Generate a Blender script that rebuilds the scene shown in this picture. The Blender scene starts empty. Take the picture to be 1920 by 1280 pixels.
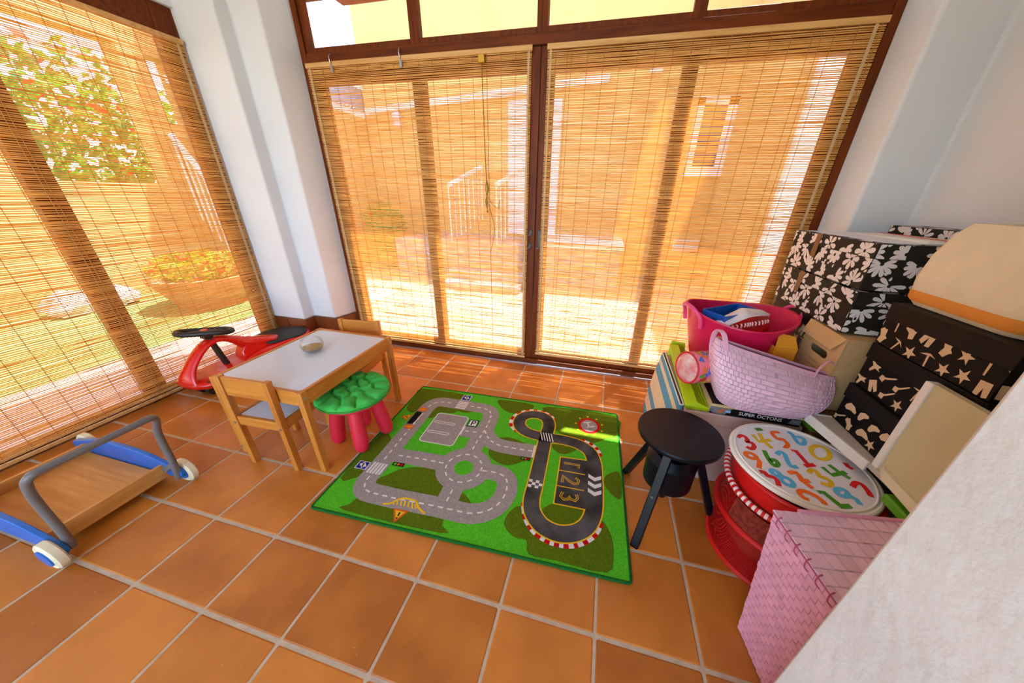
import bpy, bmesh, math, random
from mathutils import Vector, Matrix

# ------------------------------------------------------------------ camera, sky, sun, exposure
SC = bpy.context.scene
COL = SC.collection
cam = bpy.data.cameras.new('camera')
camo = bpy.data.objects.new('camera', cam); COL.objects.link(camo)
cam.sensor_fit = 'HORIZONTAL'; cam.sensor_width = 36.0
cam.lens = 592.0568 / 1920 * 36
cam.shift_x = -19.2605 / 1920; cam.shift_y = 9.3016 / 1920
cam.clip_start = 0.02; cam.clip_end = 500
camo.matrix_world = Matrix.Translation((1.121301, -0.857274, 1.233335)) @ Matrix.Rotation(0.2472, 4, 'Z') @ Matrix.Rotation(-0.019, 4, 'Y') @ Matrix.Rotation(1.1275, 4, 'X')
SC.camera = camo

SUN_EL = math.radians(67)
SUN_DIR = Vector((-0.502 * math.cos(SUN_EL), -0.865 * math.cos(SUN_EL), -math.sin(SUN_EL)))
world = bpy.data.worlds.new('world'); SC.world = world; world.use_nodes = True
wn = world.node_tree.nodes; wl = world.node_tree.links
sky = wn.new('ShaderNodeTexSky'); sky.sky_type = 'NISHITA'; sky.sun_disc = False
sky.sun_elevation = SUN_EL; sky.sun_rotation = math.atan2(0.502, 0.865)
sky.air_density = 1.0; sky.dust_density = 1.0; sky.ozone_density = 1.0
bg = wn['Background']; bg.inputs['Strength'].default_value = 0.46
wl.new(sky.outputs[0], bg.inputs['Color'])

sl = bpy.data.lights.new('sun', 'SUN'); sl.energy = 11.0; sl.angle = math.radians(0.6); sl.color = (0.97, 0.985, 1.0)
so = bpy.data.objects.new('sun', sl); COL.objects.link(so); so.location = (6, 10, 18)
so.rotation_euler = SUN_DIR.to_track_quat('-Z', 'Y').to_euler()

SC.view_settings.view_transform = 'Standard'; SC.view_settings.look = 'None'
SC.view_settings.exposure = 1.87; SC.view_settings.gamma = 1.0
SC.view_settings.use_curve_mapping = False

random.seed(7)
R = random.Random(11)

# ------------------------------------------------------------------ materials
def lin(c):
    return tuple(((x / 255) / 12.92 if x / 255 <= 0.04045 else ((x / 255 + 0.055) / 1.055) ** 2.4) for x in c) + (1.0,)
MATS = {}
def mat(name, c, rough=0.6, var=0.0, scale=8.0, bump=0.0, bscale=60.0, c2=None, stretch=(1, 1, 1), metal=0.0, spec=0.5, coat=0.0, sub=None, trans=0.0, detail=4.0, tint=False):
    """Principled material whose colour is broken up by noise and whose surface has a fine relief."""
    if name in MATS: return MATS[name]
    m = bpy.data.materials.new(name); m.use_nodes = True
    nt = m.node_tree; n = nt.nodes; l = nt.links; b = n['Principled BSDF']
    base = lin(c)
    b.inputs['Roughness'].default_value = rough; b.inputs['Metallic'].default_value = metal
    b.inputs['Specular IOR Level'].default_value = spec; b.inputs['Coat Weight'].default_value = coat
    tc = n.new('ShaderNodeTexCoord'); mp = n.new('ShaderNodeMapping'); mp.inputs['Scale'].default_value = stretch
    l.new(tc.outputs['Object'], mp.inputs['Vector'])
    if var > 0 or c2:
        ns = n.new('ShaderNodeTexNoise'); ns.inputs['Scale'].default_value = scale; ns.inputs['Detail'].default_value = detail
        l.new(mp.outputs[0], ns.inputs['Vector'])
        rp = n.new('ShaderNodeValToRGB'); e = rp.color_ramp.elements
        e[0].position = 0.3; e[1].position = 0.7
        if c2: e[0].color = lin(c2); e[1].color = base
        else:
            e[0].color = tuple(x * (1 - var) for x in base[:3]) + (1,); e[1].color = tuple(min(1, x * (1 + var)) for x in base[:3]) + (1,)
        l.new(ns.outputs['Fac'], rp.inputs['Fac']); l.new(rp.outputs['Color'], b.inputs['Base Color'])
    else:
        b.inputs['Base Color'].default_value = base
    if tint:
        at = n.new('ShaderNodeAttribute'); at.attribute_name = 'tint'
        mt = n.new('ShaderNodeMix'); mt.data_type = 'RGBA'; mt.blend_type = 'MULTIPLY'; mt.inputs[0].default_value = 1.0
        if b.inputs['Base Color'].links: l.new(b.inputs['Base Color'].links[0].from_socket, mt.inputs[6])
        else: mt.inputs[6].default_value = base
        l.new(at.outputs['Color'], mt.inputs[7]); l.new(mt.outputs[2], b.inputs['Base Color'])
    if bump > 0:
        nb = n.new('ShaderNodeTexNoise'); nb.inputs['Scale'].default_value = bscale; nb.inputs['Detail'].default_value = 5
        l.new(mp.outputs[0], nb.inputs['Vector'])
        bp = n.new('ShaderNodeBump'); bp.inputs['Strength'].default_value = min(1, bump); bp.inputs['Distance'].default_value = 0.004
        l.new(nb.outputs['Fac'], bp.inputs['Height']); l.new(bp.outputs[0], b.inputs['Normal'])
    if trans > 0:
        t = n.new('ShaderNodeBsdfTranslucent'); mx = n.new('ShaderNodeMixShader'); mx.inputs[0].default_value = trans
        src = b.inputs['Base Color'].links[0].from_socket if b.inputs['Base Color'].links else None
        if src: l.new(src, t.inputs['Color'])
        else: t.inputs['Color'].default_value = base
        l.new(b.outputs[0], mx.inputs[1]); l.new(t.outputs[0], mx.inputs[2]); l.new(mx.outputs[0], n['Material Output'].inputs['Surface'])
    MATS[name] = m
    return m
def wood(name, c, dark, axis='Z', rough=0.45, scale=3.0):
    st = {'X': (1.2, 14, 14), 'Y': (14, 1.2, 14), 'Z': (14, 14, 1.2)}[axis]
    return mat(name, c, rough, c2=dark, scale=scale, stretch=st, bump=0.08, bscale=14, detail=6)
def glassy(name, tint=(1, 1, 1, 1), refl=0.06):
    """Thin clear sheet: passes light straight through and mirrors a little, more at glancing angles."""
    if name in MATS: return MATS[name]
    m = bpy.data.materials.new(name); m.use_nodes = True
    n = m.node_tree.nodes; l = m.node_tree.links; n.remove(n['Principled BSDF'])
    t = n.new('ShaderNodeBsdfTransparent'); t.inputs['Color'].default_value = tint
    g = n.new('ShaderNodeBsdfGlossy'); g.inputs['Roughness'].default_value = 0.02
    f = n.new('ShaderNodeLayerWeight'); f.inputs['Blend'].default_value = 0.25
    mu = n.new('ShaderNodeMath'); mu.operation = 'MULTIPLY_ADD'; mu.inputs[1].default_value = 0.3; mu.inputs[2].default_value = refl * 0.3
    mx = n.new('ShaderNodeMixShader')
    l.new(f.outputs['Fresnel'], mu.inputs[0]); l.new(mu.outputs[0], mx.inputs[0]); l.new(t.outputs[0], mx.inputs[1]); l.new(g.outputs[0], mx.inputs[2])
    l.new(mx.outputs[0], n['Material Output'].inputs['Surface'])
    MATS[name] = m
    return m

# ------------------------------------------------------------------ mesh helpers
class MB:
    def __init__(s): s.v = []; s.f = []
    def add(s, vs, fs):
        o = len(s.v); s.v += [tuple(v) for v in vs]; s.f += [tuple(i + o for i in f) for f in fs]; return s
    def box(s, x0, y0, z0, x1, y1, z1):
        return s.add([(x0, y0, z0), (x1, y0, z0), (x1, y1, z0), (x0, y1, z0), (x0, y0, z1), (x1, y0, z1), (x1, y1, z1), (x0, y1, z1)],
                     [(0, 3, 2, 1), (4, 5, 6, 7), (0, 1, 5, 4), (1, 2, 6, 5), (2, 3, 7, 6), (3, 0, 4, 7)])
    def bar(s, p, q, w, h, up=(0, 0, 1)):
        p = Vector(p); q = Vector(q); d = (q - p).normalized(); up = Vector(up)
        if abs(d.dot(up)) > 0.98: up = Vector((0, 1, 0))
        a = d.cross(up).normalized() * w / 2; b = a.normalized().cross(d) * h / 2
        c = [p - a - b, p + a - b, p + a + b, p - a + b, q - a - b, q + a - b, q + a + b, q - a + b]
        return s.add(c, [(0, 3, 2, 1), (4, 5, 6, 7), (0, 1, 5, 4), (1, 2, 6, 5), (2, 3, 7, 6), (3, 0, 4, 7)])
    def frustum(s, b, t):
        """two loops of equal length, bottom and top, joined and capped"""
        n = len(b)
        return s.add(list(b) + list(t), [tuple(range(n - 1, -1, -1)), tuple(range(n, 2 * n))] + [(i, (i + 1) % n, n + (i + 1) % n, n + i) for i in range(n)])
    def loft(s, loops, cap0=True, cap1=True, closed=True):
        n = len(loops[0]); vs = [v for L in loops for v in L]; fs = []
        for k in range(len(loops) - 1):
            for i in range(n if closed else n - 1):
                j = (i + 1) % n; fs.append((k * n + i, k * n + j, (k + 1) * n + j, (k + 1) * n + i))
        if cap0: fs.append(tuple(range(n - 1, -1, -1)))
        if cap1: fs.append(tuple((len(loops) - 1) * n + i for i in range(n)))
        return s.add(vs, fs)
    def tube(s, path, r, n=8, closed=False, sq=1.0, cap=True, ref=(0, 0, 1)):
        P = [Vector(p) for p in path]; m = len(P); loops = []; prev = None
        for i in range(m):
            if closed: d = (P[(i + 1) % m] - P[i - 1]).normalized()
            else: d = (P[min(i + 1, m - 1)] - P[max(i - 1, 0)]).normalized()
            if prev is None:
                u = Vector(ref)
                if abs(u.dot(d)) > 0.95: u = Vector((1, 0, 0)) if abs(d.x) < 0.9 else Vector((0, 1, 0))
                a = d.cross(u).normalized()
            else:
                a = (prev - d * prev.dot(d)).normalized()
            prev = a; b = d.cross(a)
            rr = r[i] if isinstance(r, (list, tuple)) else r
            loops.append([P[i] + a * rr * math.cos(t) + b * rr * sq * math.sin(t) for t in [2 * math.pi * k / n for k in range(n)]])
        if closed: loops.append(loops[0])
        return s.loft(loops, cap and not closed, cap and not closed)
    def lathe(s, prof, n=32, c=(0, 0, 0), a=1.0, b=1.0, cap0=False, cap1=False):
        loops = [[(c[0] + a * r * math.cos(2 * math.pi * k / n), c[1] + b * r * math.sin(2 * math.pi * k / n), c[2] + z) for k in range(n)] for r, z in prof]
        return s.loft(loops, cap0, cap1)
    def prism(s, poly, z0, z1):
        return s.frustum([(x, y, z0) for x, y in poly], [(x, y, z1) for x, y in poly])
    def flat(s, poly, z): return s.add([(x, y, z) for x, y in poly], [tuple(range(len(poly)))])
    def stroke(s, pts, w, z, closed=False):
        n = len(pts); L = []; Rr = []
        for i in range(n):
            a = pts[(i - 1) % n] if (closed or i > 0) else pts[i]; b = pts[(i + 1) % n] if (closed or i < n - 1) else pts[i]
            dx, dy = b[0] - a[0], b[1] - a[1]; q = math.hypot(dx, dy) or 1; nx, ny = -dy / q * w / 2, dx / q * w / 2
            L.append((pts[i][0] + nx, pts[i][1] + ny, z)); Rr.append((pts[i][0] - nx, pts[i][1] - ny, z))
        fs = [(n + i, n + (i + 1) % n, (i + 1) % n, i) for i in range(n if closed else n - 1)]
        return s.add(L + Rr, fs)
    def xf(s, M): s.v = [tuple(M @ Vector(v)) for v in s.v]; return s
    def join(s, o): return s.add(o.v, o.f)

MW = {}
def setp(o, label=None, cat=None, group=None, kind=None):
    if label: o['label'] = label
    if cat: o['category'] = cat
    if group: o['group'] = group
    if kind: o['kind'] = kind
    return o
def thing(name, label, cat, loc=(0, 0, 0), rotz=0.0, group=None):
    o = bpy.data.objects.new(name, None); COL.objects.link(o)
    o.empty_display_size = 0.05; o.location = loc; o.rotation_euler = (0, 0, rotz)
    MW[o] = Matrix.Translation(loc) @ Matrix.Rotation(rotz, 4, 'Z')
    return setp(o, label, cat, group)
def link(name, me, m, parent=None):
    o = bpy.data.objects.new(name, me); COL.objects.link(o)
    if m and not me.materials: me.materials.append(m)
    if parent: o.parent = parent; MW[o] = MW.get(parent, Matrix())
    else: MW[o] = Matrix()
    return o
def part(name, mb, m, parent=None, smooth=False, bevel=0.0, seg=2, world=True, subsurf=0, label=None, kind=None, ang=35):
    """mesh object from mb; coordinates are world ones unless world=False (then local to the parent)"""
    if parent is not None and world: mb.xf(MW.get(parent, Matrix()).inverted())
    me = bpy.data.meshes.new(name); me.from_pydata(mb.v, [], mb.f); me.update()
    bm = bmesh.new(); bm.from_mesh(me); bmesh.ops.remove_doubles(bm, verts=bm.verts, dist=1e-6); bmesh.ops.recalc_face_normals(bm, faces=bm.faces); bm.to_mesh(me); bm.free()
    o = link(name, me, m, parent)
    if bevel > 0:
        b = o.modifiers.new('bevel', 'BEVEL'); b.width = bevel; b.segments = seg; b.limit_method = 'ANGLE'; b.angle_limit = math.radians(40)
    if subsurf:
        q = o.modifiers.new('subsurf', 'SUBSURF'); q.levels = subsurf; q.render_levels = subsurf
    if smooth or bevel > 0:
        me.polygons.foreach_set('use_smooth', [True] * len(me.polygons))
        if not subsurf:
            try: me.set_sharp_from_angle(angle=math.radians(ang))
            except Exception: pass
    if label: o['label'] = label
    if kind: o['kind'] = kind
    return o
def flatpart(name, mb, m, parent, **k):
    """unwelded flat print, normals up"""
    mb.xf(MW.get(parent, Matrix()).inverted())
    me = bpy.data.meshes.new(name); me.from_pydata(mb.v, [], mb.f); me.update()
    o = link(name, me, m, parent)
    if k.get('label'): o['label'] = k['label']
    return o
def cr(pts, n=6, closed=False):
    """Catmull-Rom through points"""
    P = [Vector(p) for p in pts]; out = []; m = len(P)
    for i in range(m if closed else m - 1):
        a = P[(i - 1) % m] if (closed or i > 0) else P[i]; b = P[i]; c = P[(i + 1) % m]; d = P[(i + 2) % m] if (closed or i < m - 2) else P[(i + 1) % m]
        for k in range(n):
            t = k / n
            out.append(0.5 * ((2 * b) + (-a + c) * t + (2 * a - 5 * b + 4 * c - d) * t * t + (-a + 3 * b - 3 * c + d) * t ** 3))
    if not closed: out.append(P[-1])
    return [tuple(p) for p in out]
def circ(cx, cy, r, n=32, a0=0.0, ry=None):
    ry = ry or r
    return [(cx + r * math.cos(a0 + 2 * math.pi * k / n), cy + ry * math.sin(a0 + 2 * math.pi * k / n)) for k in range(n)]
def rrect(x0, y0, x1, y1, r, n=5):
    o = []
    for cx, cy, a in ((x1 - r, y1 - r, 0), (x0 + r, y1 - r, 90), (x0 + r, y0 + r, 180), (x1 - r, y0 + r, 270)):
        o += [(cx + r * math.cos(math.radians(a + 90 * k / n)), cy + r * math.sin(math.radians(a + 90 * k / n))) for k in range(n + 1)]
    return o
def struct(name, mb, m, label, cat=None, **k):
    o = part(name, mb, m, **k); return setp(o, label, cat, kind='structure')
def sthing(name, label, loc=(0, 0, 0)):
    o = thing(name, label, None, loc); o['kind'] = 'structure'; return o
def text_mb(body, size, M, extrude=0.0004):
    c = bpy.data.curves.new('lettering', 'FONT'); c.body = body; c.size = size; c.extrude = extrude; c.align_x = 'CENTER'; c.align_y = 'CENTER'; c.resolution_u = 3
    o = bpy.data.objects.new('lettering', c); COL.objects.link(o)
    me = bpy.data.meshes.new_from_object(o.evaluated_get(bpy.context.evaluated_depsgraph_get()))
    mb = MB(); mb.add([M @ v.co for v in me.vertices], [tuple(p.vertices) for p in me.polygons])
    bpy.data.objects.remove(o); bpy.data.curves.remove(c); bpy.data.meshes.remove(me)
    return mb

# ------------------------------------------------------------------ the room: floor, walls, doors, windows
M_PLASTER = mat('white plaster', (226, 228, 232), 0.85, var=0.03, scale=3, bump=0.25, bscale=35)
M_ROUGHPL = mat('rough white plaster', (214, 213, 214), 0.9, var=0.05, scale=6, bump=1.0, bscale=28)
M_GROUT = mat('grout', (196, 176, 150), 0.9, var=0.12, scale=30, bump=0.3, bscale=120)
M_FRAME = wood('dark varnished wood', (122, 54, 8), (84, 34, 4), 'Z', 0.5)
M_FRAMEH = wood('dark varnished wood rail', (122, 54, 8), (84, 34, 4), 'X', 0.5)
for m_ in (M_FRAME, M_FRAMEH): m_.node_tree.nodes['Principled BSDF'].inputs['Specular IOR Level'].default_value = 0.2
M_GLASS = glassy('window glass')
M_BLACK = mat('black metal', (14, 13, 13), 0.35)
M_STEEL = mat('steel', (190, 190, 195), 0.3, metal=0.9)

def tile_material():
    m = bpy.data.materials.new('terracotta tile'); m.use_nodes = True
    n = m.node_tree.nodes; l = m.node_tree.links; b = n['Principled BSDF']
    oi = n.new('ShaderNodeObjectInfo'); tc = n.new('ShaderNodeTexCoord')
    ns = n.new('ShaderNodeTexNoise'); ns.inputs['Scale'].default_value = 5.0; ns.inputs['Detail'].default_value = 5
    off = n.new('ShaderNodeVectorMath'); off.operation = 'ADD'
    cmb = n.new('ShaderNodeCombineXYZ'); mu = n.new('ShaderNodeMath'); mu.operation = 'MULTIPLY'; mu.inputs[1].default_value = 37.0
    l.new(oi.outputs['Random'], mu.inputs[0]); l.new(mu.outputs[0], cmb.inputs[0]); l.new(mu.outputs[0], cmb.inputs[1])
    l.new(tc.outputs['Object'], off.inputs[0]); l.new(cmb.outputs[0], off.inputs[1]); l.new(off.outputs[0], ns.inputs['Vector'])
    ad = n.new('ShaderNodeMath'); ad.operation = 'MULTIPLY_ADD'; ad.inputs[1].default_value = 0.45; 
    sub = n.new('ShaderNodeMath'); sub.operation = 'SUBTRACT'; sub.inputs[1].default_value = 0.22
    l.new(oi.outputs['Random'], ad.inputs[0]); l.new(ns.outputs['Fac'], ad.inputs[2]); l.new(ad.outputs[0], sub.inputs[0])
    rp = n.new('ShaderNodeValToRGB'); e = rp.color_ramp.elements
    e[0].position = 0.25; e[0].color = lin((172, 97, 28)); e[1].position = 0.8; e[1].color = lin((214, 131, 48))
    l.new(sub.outputs[0], rp.inputs['Fac']); l.new(rp.outputs['Color'], b.inputs['Base Color'])
    # pale scratches and specks of wear
    sp = n.new('ShaderNodeTexNoise'); sp.inputs['Scale'].default_value = 90; sp.inputs['Detail'].default_value = 2
    l.new(off.outputs[0], sp.inputs['Vector'])
    r2 = n.new('ShaderNodeValToRGB'); r2.color_ramp.elements[0].position = 0.72; r2.color_ramp.elements[1].position = 0.8
    l.new(sp.outputs['Fac'], r2.inputs['Fac'])
    mx = n.new('ShaderNodeMix'); mx.data_type = 'RGBA'; mx.inputs[7].default_value = lin((225, 165, 110))
    l.new(r2.outputs['Color'], mx.inputs[0]); l.new(rp.outputs['Color'], mx.inputs[6]); l.new(mx.outputs[2], b.inputs['Base Color'])
    b.inputs['Roughness'].default_value = 0.38
    bp = n.new('ShaderNodeBump'); bp.inputs['Strength'].default_value = 0.12; bp.inputs['Distance'].default_value = 0.004
    l.new(ns.outputs['Fac'], bp.inputs['Height']); l.new(bp.outputs[0], b.inputs['Normal'])
    return m
M_TILE = tile_material()

fl = struct('floor', MB().box(-1.6, -3.2, -0.06, 2.7, 1.46, -0.0025), M_GROUT, 'terracotta tiled floor with pale grout joints')
XS = [k * 0.31 for k in range(-5, 9)]
YS = [-2.425, -2.115, -1.805, -1.495, -1.185, -0.875, -0.565, -0.3083, 0.0, 0.3083, 0.6165, 0.9248, 1.2331, 1.372]
tile_mesh = {}
for i in range(len(XS) - 1):
    for j in range(len(YS) - 1):
        w = XS[i + 1] - XS[i] - 0.009; h = YS[j + 1] - YS[j] - 0.012
        key = (round(w, 4), round(h, 4))
        if key not in tile_mesh:
            mb = MB(); b = 0.004
            o1 = rrect(-w / 2, -h / 2, w / 2, h / 2, 0.004, 1); o2 = rrect(-w / 2 + b, -h / 2 + b, w / 2 - b, h / 2 - b, 0.004, 1)
            mb.loft([[(x, y, -0.01) for x, y in o1], [(x, y, -0.0022) for x, y in o1], [(x, y, 0) for x, y in o2]])
            me = bpy.data.meshes.new('tile'); me.from_pydata(mb.v, [], mb.f); me.update(); me.materials.append(M_TILE); tile_mesh[key] = me
        o = bpy.data.objects.new('tile', tile_mesh[key]); COL.objects.link(o); o.parent = fl
        o.location = ((XS[i] + XS[i + 1]) / 2, (YS[j] + YS[j + 1]) / 2, -R.random() * 0.0006)

# left pilaster between the window and the doors, stepped in plan
PIL = [(-1.535, 1.10), (-1.222, 1.10), (-1.216, 1.198), (-1.014, 1.200), (-0.957, 1.39), (-0.957, 1.52), (-1.72, 1.52), (-1.72, 1.10)]
struct('wall_left', MB().prism(PIL, 0.272, 2.9), M_PLASTER, 'white plastered stepped pilaster between the two glazed walls', bevel=0.012, seg=3)
bb = sthing('baseboard_left', 'brown glazed tile skirting at the foot of the stepped pilaster', (-1.3, 1.1, 0))
M_SKIRT = mat('brown skirting tile', (128, 62, 24), 0.4, var=0.15, scale=9, bump=0.05)
g = 0.003
part('skirting_core', MB().prism([(-1.53, 1.106), (-1.228, 1.106), (-1.222, 1.204), (-1.02, 1.206), (-0.96, 1.39), (-0.96, 1.5), (-1.7, 1.5), (-1.7, 1.106)], 0, 0.268), M_GROUT, bb)
for (p, q) in [((-1.53, 1.10), (-1.40, 1.10)), ((-1.40, 1.10), (-1.222, 1.10)), ((-1.222, 1.098), (-1.216, 1.198)), ((-1.216, 1.198), (-1.014, 1.20)), ((-1.014, 1.20), (-0.957, 1.385))]:
    a = Vector((p[0], p[1], 0.136)); b = Vector((q[0], q[1], 0.136)); d = (b - a).normalized() * g
    part('tile', MB().bar(a + d, b - d, 0.008, 0.268), M_SKIRT, bb, bevel=0.002)

# walls above and beside the doors, right wall, near wall stub, ceiling
struct('wall_back', MB().box(-0.957, 1.385, 2.38, 2.28, 1.44, 2.9), M_PLASTER, 'white lintel wall above the glazed doors')
struct('wall_right', MB().prism([(2.277, 1.39), (2.304, 1.20), (2.55, 1.20), (2.55, -0.6), (2.72, -0.6), (2.72, 1.52), (2.277, 1.52)], -0.05, 2.9), M_PLASTER, 'white plastered wall behind the stacked boxes', bevel=0.014, seg=3)
struct('wall_near', MB().box(1.573, -3.3, -0.05, 2.72, -0.437, 2.9), M_ROUGHPL, 'rough white plaster wall edge in the near right corner', bevel=0.006)
struct('wall_left_head', MB().box(-1.72, -1.2, 2.2, -1.52, 1.1, 2.9), M_PLASTER, 'white wall above the left window')
struct('ceiling', MB().box(-1.72, -3.2, 2.9, 2.72, 1.44, 3.0), M_PLASTER, 'white ceiling')

struct('wall_rear_left', MB().box(-1.72, -3.2, -0.05, -1.52, -1.2, 2.9), M_PLASTER, 'white wall beyond the left window')
struct('wall_rear', MB().box(-1.72, -3.3, -0.05, -1.35, -3.2, 2.9).box(1.35, -3.3, -0.05, 1.573, -3.2, 2.9).box(-1.35, -3.3, 2.65, 1.35, -3.2, 2.9), M_PLASTER, 'white wall behind the viewer with a wide opening')  # unseen opening, added and widened to let in fill light

# door frame, threshold and transom
tr = sthing('trim_1', 'dark varnished wooden door frame with threshold', (0.65, 1.42, 0))
part('jamb', MB().box(-0.957, 1.385, 0, -0.918, 1.47, 2.38), M_FRAME, tr, bevel=0.003)
part('jamb', MB().box(2.236, 1.385, 0, 2.277, 1.47, 2.38), M_FRAME, tr, bevel=0.003)
part('transom_bar', MB().box(-0.918, 1.388, 1.995, 2.236, 1.47, 2.045), M_FRAMEH, tr, bevel=0.003)
part('head', MB().box(-0.918, 1.388, 2.34, 2.236, 1.44, 2.38), M_FRAMEH, tr, bevel=0.003)
part('threshold', MB().box(-0.957, 1.372, -0.02, 2.277, 1.5, 0.04), M_FRAMEH, tr, bevel=0.004)
part('threshold_strip', MB().box(-0.957, 1.352, -0.004, 2.277, 1.372, 0.010), M_STEEL, tr, bevel=0.002)
w2 = sthing('window_2', 'narrow transom window above the doors', (0.65, 1.42, 2.05))
for x0, x1 in ((-0.918, -0.13), (-0.13, 0.648), (0.648, 1.44), (1.44, 2.236)):
    for a, b, c, d in ((x0, 2.045, x0 + 0.03, 2.34), (x1 - 0.03, 2.045, x1, 2.34), (x0 + 0.03, 2.045, x1 - 0.03, 2.075), (x0 + 0.03, 2.31, x1 - 0.03, 2.34)):
        part('sash_bar', MB().box(a, 1.40, b, c, 1.45, d), M_FRAME, w2, bevel=0.002)
    part('pane', MB().box(x0 + 0.03, 1.424, 2.075, x1 - 0.03, 1.428, 2.31), M_GLASS, w2)

def door(n, label, x0, xm0, xm1, x1, s0, s1, hx, side):
    d = sthing('door_%d' % n, label, ((x0 + x1) / 2, 1.42, 0.04))
    for a, b in ((x0, s0), (xm0, (xm0 + xm1) / 2 - 0.001), ((xm0 + xm1) / 2 + 0.001, xm1), (s1, x1)):
        part('stile', MB().box(a, 1.398, 0.042, b, 1.442, 1.992), M_FRAME, d, bevel=0.003)
    for a, b in ((s0, xm0), (xm1, s1)):
        part('rail', MB().box(a, 1.40, 1.878, b, 1.44, 1.992), M_FRAMEH, d, bevel=0.003)
        part('rail', MB().box(a, 1.40, 0.042, b, 1.44, 0.105), M_FRAMEH, d, bevel=0.003)
        part('pane', MB().box(a, 1.418, 0.105, b, 1.422, 1.878), M_GLASS, d)
    return d
d1 = door(1, 'left pair of glazed door leaves in dark wood behind a reed blind', -0.916, -0.176, -0.088, 0.646, -0.832, 0.57, 0, 0)
d2 = door(2, 'right pair of glazed door leaves in dark wood behind a reed blind', 0.65, 1.407, 1.485, 2.234, 0.728, 2.145, 0, 0)
def esc(x, z0, z1, parent):
    mb = MB(); poly = [(x + a, z) for a, z in [(0.011 * math.cos(t), (z1 - 0.011 if t <= math.pi else z0 + 0.011) + 0.011 * math.sin(t)) for t in [2 * math.pi * k / 20 for k in range(20)]]]
    mb.frustum([(a, 1.398, b) for a, b in poly], [(a, 1.392, b) for a, b in poly])
    h = part('handle_plate', mb, M_BLACK, parent, bevel=0.0015)
    return h
for x, z0, z1, par in ((0.617, 0.985, 1.025, d1), (0.614, 0.90, 0.94, d1), (0.678, 0.90, 1.028, d2)):
    h = esc(x, z0, z1, par)
    part('key', MB().tube([(x, 1.393, z0 + 0.014), (x, 1.375, z0 + 0.014), (x - 0.012, 1.372, z0 + 0.006)], 0.0025, 8), M_STEEL, h, smooth=True)

# left window
w1 = sthing('window_1', 'floor to ceiling left window in dark wood behind a reed blind', (-1.55, 0.2, 0))
for a, b in ((0.985, 1.10), (0.19, 0.29), (-0.62, -0.52), (-1.2, -1.12)):
    part('stile', MB().box(-1.60, a, 0.0, -1.545, b, 2.2), M_FRAME, w1, bevel=0.003)
for a, b in ((0.29, 0.985), (-0.52, 0.19), (-1.12, -0.62)):
    part('rail', MB().box(-1.598, a, 2.06, -1.548, b, 2.2), M_FRAMEH, w1, bevel=0.003)
    part('rail', MB().box(-1.598, a, 0.0, -1.548, b, 0.07), M_FRAMEH, w1, bevel=0.003)
    part('pane', MB().box(-1.575, a, 0.07, -1.571, b, 2.06), M_GLASS, w1)

# ------------------------------------------------------------------ reed blinds
def reed_mat(name, c1, c2, tr):
    m = bpy.data.materials.new(name); m.use_nodes = True
    n = m.node_tree.nodes; l = m.node_tree.links; b = n['Principled BSDF']
    tc = n.new('ShaderNodeTexCoord'); mp = n.new('ShaderNodeMapping'); mp.inputs['Scale'].default_value = (6, 6, 180)
    ns = n.new('ShaderNodeTexNoise'); ns.inputs['Scale'].default_value = 1.0; ns.inputs['Detail'].default_value = 3
    l.new(tc.outputs['Object'], mp.inputs[0]); l.new(mp.outputs[0], ns.inputs['Vector'])
    rp = n.new('ShaderNodeValToRGB'); e = rp.color_ramp.elements; e[0].position = 0.32; e[1].position = 0.66; e[0].color = lin(c2); e[1].color = lin(c1)
    l.new(ns.outputs['Fac'], rp.inputs['Fac']); l.new(rp.outputs['Color'], b.inputs['Base Color']); b.inputs['Roughness'].default_value = 0.6
    t = n.new('ShaderNodeBsdfTranslucent'); l.new(rp.outputs['Color'], t.inputs['Color'])
    mx = n.new('ShaderNodeMixShader'); mx.inputs[0].default_value = tr
    l.new(b.outputs[0], mx.inputs[1]); l.new(t.outputs[0], mx.inputs[2]); l.new(mx.outputs[0], n['Material Output'].inputs['Surface'])
    return m
M_REED = reed_mat('split reed', (255, 212, 128), (232, 166, 76), 0.44)
M_LATH = wood('pale wooden lath', (226, 178, 112), (200, 146, 78), 'X', 0.5)
M_TAPE = mat('pale selvedge tape', (232, 200, 150), 0.8, var=0.08, scale=40, trans=0.3)
M_CORD = mat('tan cord', (196, 132, 60), 0.8)
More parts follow.
